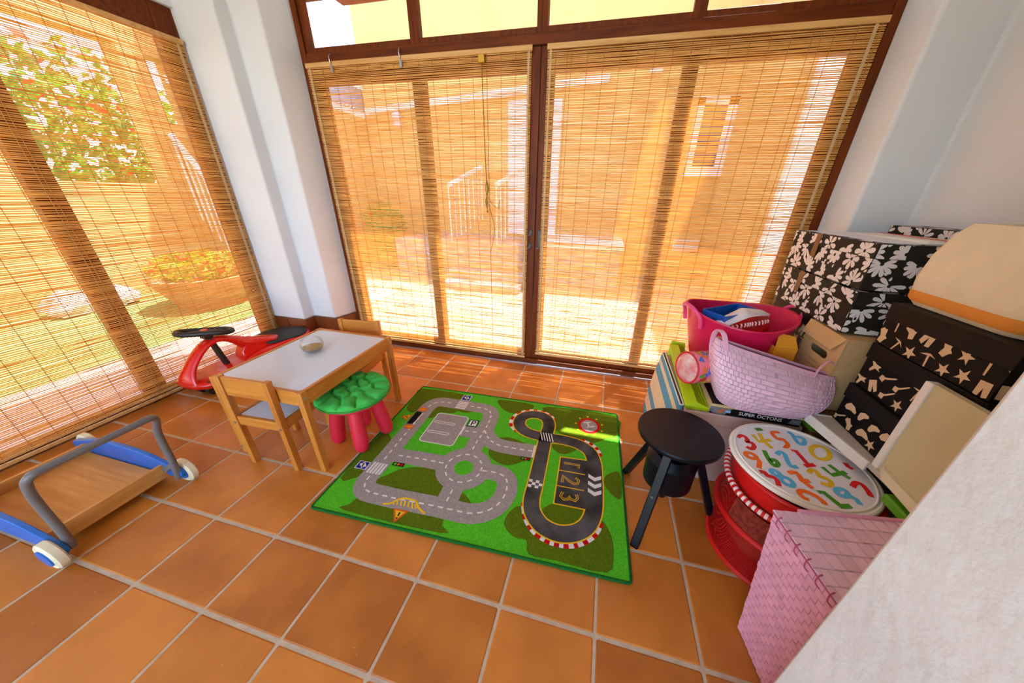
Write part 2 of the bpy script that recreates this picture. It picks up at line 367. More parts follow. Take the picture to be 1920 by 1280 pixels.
def blind(label, along, a0, a1, plane, z0, z1, tapes, strings, seed):
    rr = random.Random(seed)
    mid = (a0 + a1) / 2
    P = (lambda a, d, z: (a, plane + d, z)) if along == 'X' else (lambda a, d, z: (plane + d, a, z))
    sgn = -1 if along == 'X' else 1          # towards the room
    t = thing('reed_blind', label, 'blind', P(mid, 0, z0))
    mb = MB(); z = z0 + 0.03; pitch = 0.0086
    while z < z1 - 0.03:
        h = rr.uniform(0.0042, 0.0062); n = 14; loops = []
        ph1, ph2 = rr.uniform(0, 6.3), rr.uniform(0, 6.3); am = rr.uniform(0.0002, 0.0013)
        k1, k2 = rr.uniform(1, 4), rr.uniform(4, 9)
        dd = rr.uniform(-0.0008, 0.0008)
        for k in range(n + 1):
            a = a0 + (a1 - a0) * k / n; f = k / n
            zz = z + am * (math.sin(ph1 + k1 * 6.3 * f) + 0.5 * math.sin(ph2 + k2 * 6.3 * f)); hh = h * (1 + 0.18 * math.sin(ph2 + k1 * 9 * f))
            loops.append([P(a, dd - 0.0009, zz), P(a, dd + 0.0009, zz), P(a, dd + 0.0009, zz + hh), P(a, dd - 0.0009, zz + hh)])
        mb.loft(loops)
        z += h + rr.choice((0.0014, 0.0020, 0.0026, 0.0032, 0.0040, 0.0050))
    part('reeds', mb, M_REED, t, kind='stuff')
    for a in strings:
        part('cord', MB().tube([P(a, sgn * 0.0022, z0 + 0.02), P(a, sgn * 0.0022, z1)], 0.0015, 5), M_CORD, t)
    for a, w in tapes:
        mb = MB()
        lo, hi = P(a - w / 2, sgn * 0.0028, z0 + 0.015), P(a + w / 2, sgn * 0.0018, z1)
        mb.box(min(lo[0], hi[0]), min(lo[1], hi[1]), lo[2], max(lo[0], hi[0]), max(lo[1], hi[1]), hi[2])
        part('selvedge', mb, M_TAPE, t)
    def lath(zc, h, dep, nm):
        lo, hi = P(a0 - 0.004, -dep, zc - h / 2), P(a1 + 0.004, dep, zc + h / 2)
        part(nm, MB().box(min(lo[0], hi[0]), min(lo[1], hi[1]), lo[2], max(lo[0], hi[0]), max(lo[1], hi[1]), hi[2]), M_LATH, t, bevel=0.002)
    lath(z1 - 0.012, 0.026, 0.008, 'head_lath'); lath(z0 + 0.009, 0.018, 0.007, 'bottom_lath'); lath(z0 + 0.034, 0.012, 0.005, 'bottom_lath')
    return t, P, sgn
SL = [-0.885 + 0.0868 * k for k in range(18)]
bl, PL, _ = blind('left reed blind over the doors with a hanging pull cord', 'X', -0.922, 0.598, 1.378, 0.045, 1.992, [(-0.902, 0.012), (0.58, 0.012)], SL, 1)
SR = [0.735 + 0.0868 * k for k in range(18)]
brr, _, _ = blind('right reed blind over the doors behind the magenta tub', 'X', 0.69, 2.228, 1.378, 0.088, 1.99, [(0.706, 0.012), (2.19, 0.014)], SR, 2)
SS = [1.02 - 0.0868 * k for k in range(23)]
bs, PS, _ = blind('reed blind over the left window beside the red ride-on car', 'Y', -0.95, 1.078, -1.515, 0.022, 2.05, [(1.05, 0.016), (-0.93, 0.014)], SS, 3)
# double lift cords, hooks, pulley and tassel
M_PULL = mat('olive pull cord', (150, 118, 40), 0.8)
for a in (-0.80, 0.33): part('lift_cord', MB().tube([PL(a, -0.005, 0.06), PL(a, -0.005, 1.985)], 0.0013, 6), M_CORD, bl)
for a in (0.80, 1.985): part('lift_cord', MB().tube([(a, 1.372, 0.10), (a, 1.372, 1.985)], 0.0013, 6), M_CORD, brr)
for a in (0.80, 0.22): part('lift_cord', MB().tube([(-1.509, a, 0.05), (-1.509, a, 2.0)], 0.0013, 6), M_CORD, bs)
for a in (-0.72, -0.22):
    part('hook', MB().tube(cr([(a, 1.384, 2.03), (a, 1.362, 2.02), (a, 1.358, 1.995), (a, 1.364, 1.975), (a, 1.369, 1.99)], 4), 0.003, 8).box(a - 0.008, 1.364, 1.935, a + 0.008, 1.370, 1.97), M_STEEL, bl, smooth=True)
part('pulley', MB().box(0.285, 1.354, 1.925, 0.325, 1.370, 1.965), mat('brass', (200, 150, 60), 0.35, metal=0.8), bl, bevel=0.003)
part('pull_cord', MB().tube([(0.305, 1.362, 1.93), (0.312, 1.360, 1.5), (0.318, 1.358, 1.30)], 0.0028, 6), M_PULL, bl, smooth=True)
tb = MB()
for k in range(9):
    a = R.uniform(-0.012, 0.012); tb.tube(cr([(0.318, 1.358, 1.33), (0.318 + a * 1.6, 1.352, 1.27), (0.318 - a, 1.356, 1.2), (0.318 + a * 0.6, 1.358, 1.13)], 4), 0.0022, 5)
tb.tube(cr([(0.32, 1.356, 1.23), (0.36, 1.352, 1.18), (0.40, 1.352, 1.16), (0.41, 1.352, 1.21)], 5), 0.0018, 5)
tb.tube(cr([(0.322, 1.358, 1.2), (0.35, 1.35, 1.12), (0.37, 1.35, 1.02), (0.335, 1.356, 0.86)], 5), 0.0018, 5)
part('tassel', tb, M_PULL, bl, smooth=True)

# ------------------------------------------------------------------ outside: yard, opposite house, stairs, garden
M_YARD = mat('pale yard paving', (154, 142, 116), 0.9, var=0.12, scale=3, bump=0.4, bscale=20)
M_OCHRE = mat('ochre house wall', (194, 150, 88), 0.9, var=0.06, scale=2, bump=0.2, bscale=30)
M_OUTW = mat('white outdoor paint', (214, 214, 212), 0.8, var=0.03, scale=4)
M_STONE = mat('grey rubble stone', (142, 146, 158), 0.95, c2=(88, 90, 100), scale=9, bump=0.9, bscale=14)
M_LAWN = mat('lawn green', (84, 128, 56), 0.95, c2=(58, 96, 36), scale=14, bump=0.9, bscale=60)
M_LEAF = mat('garden leaf', (112, 156, 44), 0.7, c2=(52, 92, 16), scale=30, trans=0.35)
M_LEAFY = mat('yellow green leaf', (170, 168, 40), 0.7, c2=(100, 120, 26), scale=30, trans=0.35)
M_RED = mat('red petal', (222, 52, 30), 0.6, var=0.1, scale=20, trans=0.2)
M_CLAY = mat('terracotta clay', (172, 104, 60), 0.9, var=0.1, scale=6, bump=0.3)
struct('ground', MB().box(-30, 1.46, -0.30, 30, 30, -0.03).box(-30, -25, -0.30, -1.6, 1.46, -0.03).box(-1.6, -25, -0.30, 30, -3.2, -0.03).box(2.72, -3.2, -0.3, 30, 1.46, -0.03), M_YARD, 'sunlit paved yard outside the glass doors', 'pavement')

hs = thing('house', 'ochre house across the yard with white cornice and door', 'house', (0, 5.2, -0.03))
part('wall', MB().box(-3.35, 5.2, -0.03, 3.6, 8, 4.6), M_OCHRE, hs)
wg_ = thing('house_wing', 'low ochre house wing with white roof edge on the left', 'house', (-3.95, 4.1, -0.03))
part('roof', MB().frustum([(-4.55, 3.05, 2.53), (-3.42, 3.05, 2.53), (-3.42, 8, 2.53), (-4.55, 8, 2.53)], [(-4.55, 3.3, 4.3), (-4.45, 3.3, 4.3), (-4.45, 8, 4.3), (-4.55, 8, 4.3)]), mat('grey roof tiles', (120, 120, 132), 0.8, var=0.1, scale=8), wg_)
part('wall', MB().box(-4.55, 3.0, -0.03, -3.351, 8, 2.45), M_OCHRE, wg_)
part('cornice', MB().frustum([(-3.3, 5.12, 2.50), (0.9, 5.12, 2.78), (0.9, 5.2, 2.78), (-3.3, 5.2, 2.50)], [(-3.3, 5.10, 2.59), (0.9, 5.10, 2.87), (0.9, 5.2, 2.87), (-3.3, 5.2, 2.59)]), M_OUTW, hs)
part('coping', MB().box(-4.55, 2.95, 2.45, -3.352, 5.18, 2.53), M_OUTW, wg_)
sc = MB()
for k in range(26):
    y = 3.0 + 0.085 * k
    sc.lathe([(0.045, 0), (0.05, 0.04)], 10, (0, 0, 0)).v
    sc.v[-20:] = [(-3.38 + v[2] * 3 - 0.1, y + v[0], 2.53 + abs(v[1])) for v in sc.v[-20:]]
part('roof_tile_edge', sc, M_OUTW, wg_, kind='stuff')
part('door', MB().box(-0.66, 5.16, 0.60, 0.22, 5.2, 2.62), mat('white door paint', (222, 224, 236), 0.6), hs, bevel=0.004)
wi = part('window', MB().box(2.18, 5.15, 1.58, 2.27, 5.2, 2.55).box(2.58, 5.15, 1.58, 2.70, 5.2, 2.55).box(2.18, 5.14, 1.56, 2.70, 5.2, 1.69).box(2.18, 5.15, 2.46, 2.70, 5.2, 2.56), M_OUTW, hs)
part('pane', MB().box(2.27, 5.17, 1.69, 2.58, 5.19, 2.47), mat('dark shutter', (74, 66, 68), 0.5), wi)
part('meter_box', MB().box(2.25, 5.16, 0.44, 2.64, 5.2, 0.63), M_OUTW, hs, bevel=0.004)
lm = part('wall_lamp', MB().lathe([(0.02, 0), (0.07, 0.03), (0.08, 0.2), (0.03, 0.26)], 8, (-2.66, 5.08, 2.27), cap0=True, cap1=True).box(-2.68, 5.1, 2.33, -2.64, 5.2, 2.37), mat('pale lamp metal', (180, 182, 196), 0.5), hs)
part('bracket_lamp', MB().box(1.45, 5.1, 2.86, 1.62, 5.2, 2.93), M_OUTW, hs)
sw_ = thing('side_wall', 'ochre side wall ending in a white pilaster on the right of the yard', 'wall', (3.1, 4.1, -0.03))
part('masonry', MB().box(2.70, 3.05, -0.03, 3.6, 5.18, 4.6), M_OCHRE, sw_)
part('pilaster', MB().box(2.67, 2.98, -0.03, 3.6, 3.05, 4.6), M_OUTW, sw_)

te = thing('terrace', 'raised terrace with grey rubble retaining wall and pale coping', 'terrace', (0, 4.2, -0.03))
part('retaining_wall', MB().box(-2.3, 4.0, -0.03, 1.36, 5.19, 0.56), M_STONE, te)
part('coping', MB().box(0.05, 3.96, 0.56, 1.40, 5.19, 0.62), M_OUTW, te, bevel=0.006)
for k in range(3):
    part('step', MB().box(-1.15, 3.34 + 0.22 * k, -0.03, 0.02, 4.02, 0.08 + 0.12 * k), M_STONE, te, bevel=0.006)
def railing(label, p, q, drop, n):
    t = thing('stair_railing', label, 'railing', (p[0], p[1], p[2] - drop), group='white stair railings')
    P, Q = Vector(p), Vector(q)
    part('handrail', MB().bar(P, Q, 0.05, 0.05), M_OUTW, t, bevel=0.006)
    for k in range(n + 1):
        a = P.lerp(Q, k / n)
        part('baluster', MB().bar(a, a - Vector((0, 0, drop)), 0.014, 0.014), M_OUTW, t)
railing('white stair railing left of the opposite door steps', (-1.20, 3.9, 1.36), (-1.0, 4.75, 1.66), 0.8, 7)
railing('white stair railing right of the opposite door steps', (-0.46, 3.9, 1.37), (-0.26, 4.75, 1.66), 0.8, 7)
railing('low white railing beside the left house wing', (-3.05, 3.9, 1.35), (-2.62, 3.3, 1.05), 1.08, 6)

def bush(name, label, cat, c, rad, n, leafm, extra=None, seed=0, size=0.05, group=None, trunk=None):
    rr = random.Random(seed); t = thing(name, label, cat, (c[0], c[1], c[2] - rad[2]), group=group)
    mb = MB(); me2 = MB()
    for k in range(n):
        while True:
            d = Vector((rr.uniform(-1, 1), rr.uniform(-1, 1), rr.uniform(-1, 1)))
            if 0.25 < d.length < 1: break
        p = Vector(c) + Vector((d.x * rad[0], d.y * rad[1], d.z * rad[2])); a = Vector((rr.uniform(-1, 1), rr.uniform(-1, 1), rr.uniform(-0.4, 1))).normalized(); b = a.orthogonal().normalized()
        s = size * rr.uniform(0.6, 1.3); tgt = me2 if (extra and rr.random() < extra[1]) else mb
        tgt.add([p - a * s, p + b * s * 0.45, p + a * s, p - b * s * 0.45], [(0, 1, 2, 3)])
    part('foliage', mb, leafm, t, kind='stuff')
    if extra: part('blossom', me2, extra[0], t, kind='stuff')
    if trunk: part('trunk', MB().tube([(c[0], c[1], trunk), (c[0] + 0.05, c[1], c[2])], [0.09, 0.05], 8), mat('bark', (110, 84, 60), 0.9, bump=0.6, bscale=30), t)
    return t
bush('shrub', 'green shrub with red blossoms by the stone terrace', 'shrub', (-2.72, 4.4, 0.68), (0.36, 0.32, 0.44), 2200, M_LEAF, (M_RED, 0.03), 4, trunk=-0.03)
# left garden
struct('lawn', MB().box(-9, -2.5, -0.03, -2.55, 3.2, -0.005), M_LAWN, 'green lawn beyond the left window', 'grass')
struct('garden_path', MB().box(-2.55, -2.5, -0.03, -1.62, 3.0, -0.012), mat('pale pink garden paving', (188, 164, 150), 0.9, var=0.1, scale=3, bump=0.3, bscale=20), 'pale paving strip along the left window', 'pavement')
gw = thing('garden_wall', 'ochre garden wall with two openings beyond the left window', 'wall', (-4.6, 2.2, -0.03))
Yw = [(-2.5, 1.35, -0.03, 3.2), (1.35, 2.6, -0.03, 1.30), (1.35, 2.6, 2.75, 3.2), (2.6, 2.85, -0.03, 3.2), (2.85, 3.1, -0.03, 2.0), (2.85, 3.1, 2.72, 3.2), (3.1, 3.4, -0.03, 3.2)]
for a, b, z0, z1 in Yw: part('wall_section', MB().box(-4.85, a, z0, -4.6, b, z1), M_OCHRE, gw)
t = thing('garden_stair_railing', 'steep white railing beside the slim opening of the garden wall', 'railing', (-4.2, 2.75, 0))
part('handrail', MB().bar((-4.3, 2.62, 1.85), (-3.6, 2.72, 0.62), 0.05, 0.05), M_OUTW, t, bevel=0.006)
for k in range(10):
    f = k / 9; a = Vector((-4.3, 2.62, 1.85)).lerp(Vector((-3.6, 2.72, 0.62)), f)
    part('baluster', MB().bar(a, (a.x, a.y, max(0.0, a.z - 1.0)), 0.014, 0.014), M_OUTW, t)
pl = thing('planter', 'wide terracotta planter under the garden flowers', 'planter', (-3.45, 1.85, -0.005))
part('bowl', MB().lathe([(0.30, 0), (0.42, 0.22), (0.46, 0.30), (0.48, 0.30), (0.48, 0.34), (0.44, 0.34), (0.40, 0.24)], 28, (-3.45, 1.85, -0.005), cap0=True), M_CLAY, pl, smooth=True)
part('soil', MB().lathe([(0.0, 0.27), (0.42, 0.27)], 24, (-3.45, 1.85, -0.005)), mat('soil', (90, 60, 40), 0.95), pl)
bush('flowering_plant', 'yellow and red flowers growing in the terracotta planter', 'flowers', (-3.45, 1.85, 0.43), (0.46, 0.44, 0.18), 700, M_LEAFY, (M_RED, 0.16), 6, size=0.045)
bush('tree', 'leafy tree seen through the garden wall opening', 'tree', (-6.3, 3.0, 1.8), (0.9, 1.3, 1.2), 1500, M_LEAF, (M_RED, 0.05), 8, size=0.10, trunk=-0.03)
M_ROCK = mat('pale garden rock', (216, 208, 204), 0.95, var=0.12, scale=6, bump=0.6, bscale=20)
for k, (x, y, s) in enumerate([(-4.35, 1.5, 0.16), (-4.1, 1.9, 0.11), (-4.4, 2.2, 0.13), (-4.35, 1.1, 0.18), (-4.25, 2.5, 0.10)]):
    rb = MB(); rr = random.Random(k + 40)
    rb.lathe([(0.15 * s, 0), (s, 0.15 * s), (1.05 * s, 0.6 * s), (0.7 * s, 1.15 * s), (0.1 * s, 1.4 * s)], 9, (x, y, -0.02), cap0=True, cap1=True)
    rb.v = [(a + rr.uniform(-.2, .2) * s, b + rr.uniform(-.2, .2) * s, c + (rr.uniform(-.15, .15) * s if c > 0 else 0)) for a, b, c in rb.v]
    setp(part('garden_rock', rb, M_ROCK), ['tall pale rock in the garden bed left of the planter', 'small pale rock behind the planter', 'pale rock at the foot of the wide wall opening', 'largest pale rock at the left of the garden bed', 'smallest pale rock near the white garden railing'][k], 'rock', 'rocks below the garden wall')
# eave boards over the doors, added out of view; gap shapes the sun strip
ev = thing('sun_blocker', 'unseen added eave boards above the doors outside', 'sun_blocker', (0.6, 1.52, 2.5))
for a, b in ((-1.0, -0.2), (-0.2, 0.65), (0.65, 1.49), (1.88, 2.7)):
    part('board', MB().box(a, 1.445, 2.50, b - 0.004, 1.95, 2.53), M_FRAMEH, ev)

# ------------------------------------------------------------------ road play rug
RG = thing('play_rug', 'green play rug printed with grey roads and a black race track', 'rug', (0.032, -0.17, 0.0), 0.0309)
SU, SV = 0.9935, 0.985
def pile(name, c, c2): return mat(name, c, 0.95, c2=c2, scale=160, bump=0.9, bscale=420, spec=0.1)
M_GR = pile('rug green', (98, 206, 44), (72, 176, 30)); M_OL = pile('rug olive', (102, 124, 16), (78, 100, 8)); M_RD = pile('rug grey', (176, 166, 160), (148, 138, 132))
M_TK = mat('rug charcoal', (98, 94, 94), 0.95, c2=(48, 44, 42), scale=9, bump=0.9, bscale=420, spec=0.1); M_WH = pile('rug white', (244, 240, 234), (224, 218, 212)); M_YE = pile('rug yellow', (252, 204, 40), (236, 184, 22))
M_RR = pile('rug red', (212, 22, 22), (190, 14, 14)); M_BL = pile('rug blue', (30, 60, 150), (22, 46, 126)); M_BK = pile('rug black', (26, 24, 24), (16, 14, 14)); M_OR = pile('rug orange', (230, 110, 40), (214, 92, 30)); M_BIND = pile('rug binding green', (34, 112, 44), (26, 92, 34)); M_DG = pile('rug dark green sign', (10, 84, 66), (8, 70, 54))
W, H = 1.335, 1.0
rugb = MB().prism(rrect(0, 0, W * SU, H * SV, 0.012, 3), 0.0, 0.0085)
part('pile', rugb, M_GR, RG, world=False)
part('binding', MB().tube([(x, y, 0.005) for x, y in rrect(0, 0, W * SU, H * SV, 0.012, 3)], 0.0062, 8, closed=True), M_BIND, RG, world=False, smooth=True)
def UV(pts): return [(u * SU, v * SV) for u, v in pts]
def rugpart(name, mb, m, lab=None, kind=None):
    me = bpy.data.meshes.new(name); me.from_pydata(mb.v, [], mb.f); me.update()
    bm = bmesh.new(); bm.from_mesh(me)
    for f in bm.faces:
        f.normal_update()
        if f.normal.z < 0: f.normal_flip()
    bm.to_mesh(me); bm.free()
    o = link(name, me, m, RG)
    if lab: o['label'] = lab
    if kind: o['kind'] = kind
    return o
def Z(k): return 0.0088 + 0.00028 * k
ol = MB()
BLOBS = [[(0.161, 0.078), (0.178, 0.084), (0.289, 0.088), (0.40, 0.09), (0.562, 0.094), (0.59, 0.05), (0.60, 0.018), (0.15, 0.018), (0.152, 0.05)], [(0.012, 0.163), (0.109, 0.208), (0.118, 0.24), (0.118, 0.40), (0.084, 0.47), (0.04, 0.50), (0.012, 0.49)],
 [(0.194, 0.17), (0.224, 0.241), (0.273, 0.288), (0.347, 0.312), (0.433, 0.315), (0.515, 0.244), (0.515, 0.17)], [(0.603, 0.169), (0.607, 0.217), (0.634, 0.208), (0.668, 0.173)], [(0.021, 0.744), (0.010, 0.86), (0.012, 0.972), (0.327, 0.972), (0.352, 0.917), (0.199, 0.895), (0.117, 0.841), (0.106, 0.748), (0.078, 0.704)],
 [(0.194, 0.69), (0.205, 0.813), (0.442, 0.812), (0.398, 0.783), (0.346, 0.789), (0.33, 0.762), (0.242, 0.746), (0.236, 0.697)], [(0.569, 0.972), (0.795, 0.972), (0.789, 0.903), (0.698, 0.849), (0.617, 0.881)], [(0.897, 0.972), (1.322, 0.972), (1.322, 0.795), (1.273, 0.76), (1.2, 0.70), (1.111, 0.70), (0.962, 0.76), (0.90, 0.884)],
 [(0.65, 0.487), (0.642, 0.585), (0.717, 0.629), (0.812, 0.611), (0.88, 0.577), (0.892, 0.519), (0.842, 0.474), (0.771, 0.427), (0.7, 0.441)], [(0.967, 0.634), (1.104, 0.634), (1.058, 0.581), (1.009, 0.576)], [(1.245, 0.43), (1.262, 0.482), (1.323, 0.512), (1.323, 0.357), (1.275, 0.375)],
 [(0.978, 0.206), (1.006, 0.249), (1.059, 0.269), (1.162, 0.266), (1.145, 0.207), (1.077, 0.166), (1.016, 0.177)], [(0.836, 0.113), (0.845, 0.176), (0.885, 0.213), (0.928, 0.142), (1.005, 0.084), (1.109, 0.089), (1.211, 0.158), (1.233, 0.227), (1.272, 0.166), (1.278, 0.09), (1.251, 0.016), (1.064, 0.016), (0.96, 0.016), (0.942, 0.066), (0.889, 0.07)]]
for k, b in enumerate(BLOBS): rugpart('printed_bush', MB().flat(UV(cr(b, 3, True)), Z(0.12 * k)), M_OL)
RW = 0.097
LOOP = [(0.141, 0.21), (0.144, 0.318), (0.144, 0.404), (0.145, 0.498), (0.146, 0.571), (0.149, 0.673), (0.150, 0.775), (0.168, 0.83), (0.21, 0.855), (0.28, 0.858), (0.427, 0.856), (0.49, 0.855), (0.54, 0.84), (0.566, 0.80), (0.573, 0.745), (0.573, 0.695), (0.572, 0.644), (0.562, 0.566), (0.558, 0.48)]
BOT = [(0.141, 0.212), (0.141, 0.18), (0.157, 0.145), (0.195, 0.126), (0.278, 0.123), (0.321, 0.122), (0.451, 0.125), (0.539, 0.127), (0.626, 0.126), (0.668, 0.127), (0.712, 0.137), (0.752, 0.160), (0.780, 0.19), (0.797, 0.228), (0.803, 0.271), (0.796, 0.32), (0.775, 0.352), (0.74, 0.366), (0.698, 0.368), (0.64, 0.362)]
LR = [(0.144, 0.361), (0.244, 0.362), (0.338, 0.365), (0.45, 0.365)]; RDN = [(0.557, 0.28), (0.559, 0.224), (0.559, 0.186), (0.560, 0.135)]
RB = [(0.572, 0.66), (0.585, 0.635), (0.61, 0.602), (0.645, 0.572), (0.69, 0.556), (0.763, 0.553), (0.846, 0.555), (0.884, 0.555)]; PB = [(0.44, 0.622), (0.50, 0.624), (0.565, 0.63)]
rd = MB()
for k, p in enumerate((LOOP, BOT, LR, RDN, RB, PB)): rd.stroke(cr(UV(p), 6), RW, Z(2 + 0.1 * k))
rd.stroke(UV(circ(0.560, 0.361, 0.088, 40)), 0.098, Z(2.7), True)
rd.flat(UV(rrect(0.243, 0.488, 0.443, 0.744, 0.02)), Z(2.8))
rugpart('printed_roads', rd, M_RD, kind='stuff')
isl = MB().flat(UV(circ(0.560, 0.361, 0.047, 28)), Z(3.4)); rugpart('printed_island', isl, M_GR)
wh = MB()
def dashes(path, step, ln, w, z, s0=0.0):
    P = cr(path, 10); d = [0.0]
    for a, b in zip(P, P[1:]): d.append(d[-1] + math.dist(a, b))
    def at(s):
        for i in range(len(P) - 1):
            if d[i + 1] >= s: f = (s - d[i]) / max(1e-9, d[i + 1] - d[i]); return (P[i][0] + (P[i + 1][0] - P[i][0]) * f, P[i][1] + (P[i + 1][1] - P[i][1]) * f)
        return P[-1]
    s = s0
    while s + ln < d[-1]:
        wh.stroke([at(s), at(s + ln / 2), at(s + ln)], w, z); s += step
dashes(UV([(0.144, 0.318)] + LOOP[2:10] + [(0.31, 0.858)]), 0.046, 0.024, 0.0075, Z(4), 0.0)
dashes(UV([(0.40, 0.857)] + LOOP[10:]), 0.046, 0.024, 0.0075, Z(4), 0.01); dashes(UV(BOT), 0.0445, 0.024, 0.0075, Z(4), 0.004)
dashes(UV([(0.20, 0.361)] + LR[1:]), 0.0445, 0.024, 0.0075, Z(4)); dashes(UV(RDN[1:]), 0.04, 0.022, 0.0075, Z(4)); dashes(UV(RB), 0.044, 0.024, 0.0075, Z(4), 0.012); dashes(UV([(0.466, 0.624)] + PB[1:]), 0.045, 0.022, 0.0075, Z(4))
dashes(UV(circ(0.560, 0.361, 0.090, 36)) + [UV(circ(0.560, 0.361, 0.090, 36))[0]], 0.047, 0.024, 0.0075, Z(4))
wh.stroke(UV(rrect(0.243, 0.488, 0.443, 0.744, 0.02)), 0.0055, Z(4), True); wh.stroke(UV([(0.446, 0.585), (0.449, 0.656)]), 0.011, Z(4.3)); wh.stroke(UV([(0.881, 0.51), (0.881, 0.60)]), 0.010, Z(4))
for v in (0.573, 0.661): wh.stroke(UV(rrect(0.255, v - 0.008, 0.385, v + 0.008, 0.0078)), 0.0045, Z(4), True)
for k in range(5): wh.flat(UV([(0.106 + 0.0162 * k, 0.222), (0.117 + 0.0162 * k, 0.222), (0.119 + 0.0162 * k, 0.292), (0.108 + 0.0162 * k, 0.292)]), Z(4))
for k in range(5): v = 0.817 + 0.0162 * k; wh.flat(UV([(0.318, v), (0.386, v), (0.386, v + 0.010), (0.318, v + 0.010)]), Z(4))
rugpart('printed_lane_markings', wh, M_WH, kind='stuff')
# race track
TRK = [(0.927, 0.68), (0.927, 0.504), (0.927, 0.345), (0.926, 0.259), (0.941, 0.198), (0.982, 0.150), (1.03, 0.129), (1.081, 0.127), (1.136, 0.148), (1.177, 0.19), (1.200, 0.258), (1.205, 0.342), (1.205, 0.433), (1.199, 0.545), (1.173, 0.624), (1.11, 0.667), (1.032, 0.681), (0.96, 0.682), (0.87, 0.684), (0.801, 0.705), (0.758, 0.752), (0.754, 0.813), (0.789, 0.856), (0.845, 0.871), (0.903, 0.852), (0.930, 0.798), (0.930, 0.74), (0.927, 0.68)]
TP = cr(UV(TRK), 6)
y1 = MB().stroke(TP, 0.081, Z(5)); y1.flat(UV([(1.022, 0.552), (1.185, 0.560), (1.215, 0.475), (1.215, 0.293), (1.18, 0.257), (1.022, 0.257)]), Z(5.1))
rugpart('printed_track_outline', y1, M_YE)
tk = MB().stroke(TP, 0.069, Z(6)); tk.flat(UV([(1.028, 0.546), (1.18, 0.553), (1.209, 0.475), (1.209, 0.293), (1.175, 0.263), (1.028, 0.263)]), Z(6.1))
rugpart('printed_race_track', tk, M_TK)
yl = MB()
for v in (0.457, 0.360): yl.stroke(UV([(1.026, v), (1.155, v)]), 0.0045, Z(7))
DG = {'1': [[(-0.05, -0.55), (-0.05, 0.5), (0.26, 0.4)]], '2': [[(-0.28, 0.28), (-0.1, 0.5), (0.2, 0.45), (0.3, 0.2), (0.1, -0.1), (-0.28, -0.5), (0.34, -0.5)]], '3': [[(-0.28, 0.4), (0.0, 0.5), (0.26, 0.36), (0.2, 0.1), (-0.02, 0.03), (0.24, -0.06), (0.32, -0.3), (0.1, -0.5), (-0.28, -0.4)]]}
for ch, (cx, cy) in zip('123', ((1.089, 0.508), (1.089, 0.408), (1.090, 0.312))):
    for st in DG[ch]:
        yl.stroke([((cx + b * 0.078) * SU, (cy - a * 0.066) * SV) for a, b in st], 0.0125, Z(7))
rugpart('printed_pit_lines', yl, M_YE, kind='stuff')
dk = MB()
for ch, (cx, cy) in zip('123', ((1.089, 0.508), (1.089, 0.408), (1.090, 0.312))):
    for st in DG[ch]:
        dk.stroke([((cx + b * 0.078) * SU, (cy - a * 0.066) * SV) for a, b in st], 0.0055, Z(8))
rugpart('printed_number_centres', dk, M_TK, kind='stuff')
tw = MB()
for k in range(4):
    for j in range(3):
        if (k + j) % 2 == 0: u, v = 0.894 + 0.0167 * k, 0.322 + 0.0155 * j; tw.flat(UV([(u, v), (u + 0.0167, v), (u + 0.0167, v + 0.0155), (u, v + 0.0155)]), Z(7))
for k in range(5): u = 0.890 + 0.015 * k; tw.flat(UV([(u, 0.716), (u + 0.006, 0.716), (u + 0.026, 0.650), (u + 0.020, 0.650)]), Z(7))
for v in (0.445, 0.402, 0.359): tw.flat(UV([(1.172, v + 0.022), (1.203, v + 0.004), (1.234, v + 0.022), (1.234, v), (1.203, v - 0.019), (1.172, v)]), Z(7))
kr, kw = MB(), MB()
def kerb(pts, n):
    P = cr(UV(pts), 12); m = len(P) - 1
    for k in range(n):
        a, b = int(m * k / n), int(m * (k + 1) / n)
        (kr if k % 2 == 0 else kw).stroke(P[a:b + 1], 0.022, Z(4.5))
kerb([(0.757, 0.688), (0.708, 0.742), (0.708, 0.820), (0.755, 0.882), (0.810, 0.908), (0.868, 0.908), (0.925, 0.884), (0.958, 0.84)], 17); kerb([(1.124, 0.706), (1.178, 0.684), (1.213, 0.65), (1.232, 0.60)], 7); kerb([(0.893, 0.235), (0.918, 0.162), (0.960, 0.112), (1.012, 0.086), (1.062, 0.079), (1.111, 0.084), (1.157, 0.105), (1.205, 0.150), (1.232, 0.212)], 21)
rugpart('printed_kerb_red', kr, M_RR, kind='stuff'); tw.join(kw)
# helipad
hp = MB().flat(UV(circ(1.165, 0.842, 0.064, 32, ry=0.070)), Z(5)); hy = MB()
for k in range(9): a = 0.3 + 6.2832 * k / 9; hy.flat(UV(circ(1.165 + 0.079 * math.cos(a), 0.842 + 0.086 * math.sin(a), 0.007, 10)), Z(5))
rugpart('printed_helipad_ring', hp, M_RR); rugpart('printed_helipad_lights', hy, M_YE, kind='stuff'); rugpart('printed_helipad', MB().flat(UV(circ(1.165, 0.842, 0.049, 32, ry=0.054)), Z(6)), M_RD)
for st in ([(-0.03, 0.022), (0.012, 0.034)], [(-0.009, 0.030), (0.004, -0.020)], [(-0.010, -0.022), (0.034, 0.002)]): tw.stroke([((1.163 + a) * SU, (0.842 + b) * SV) for a, b in st], 0.010, Z(7))
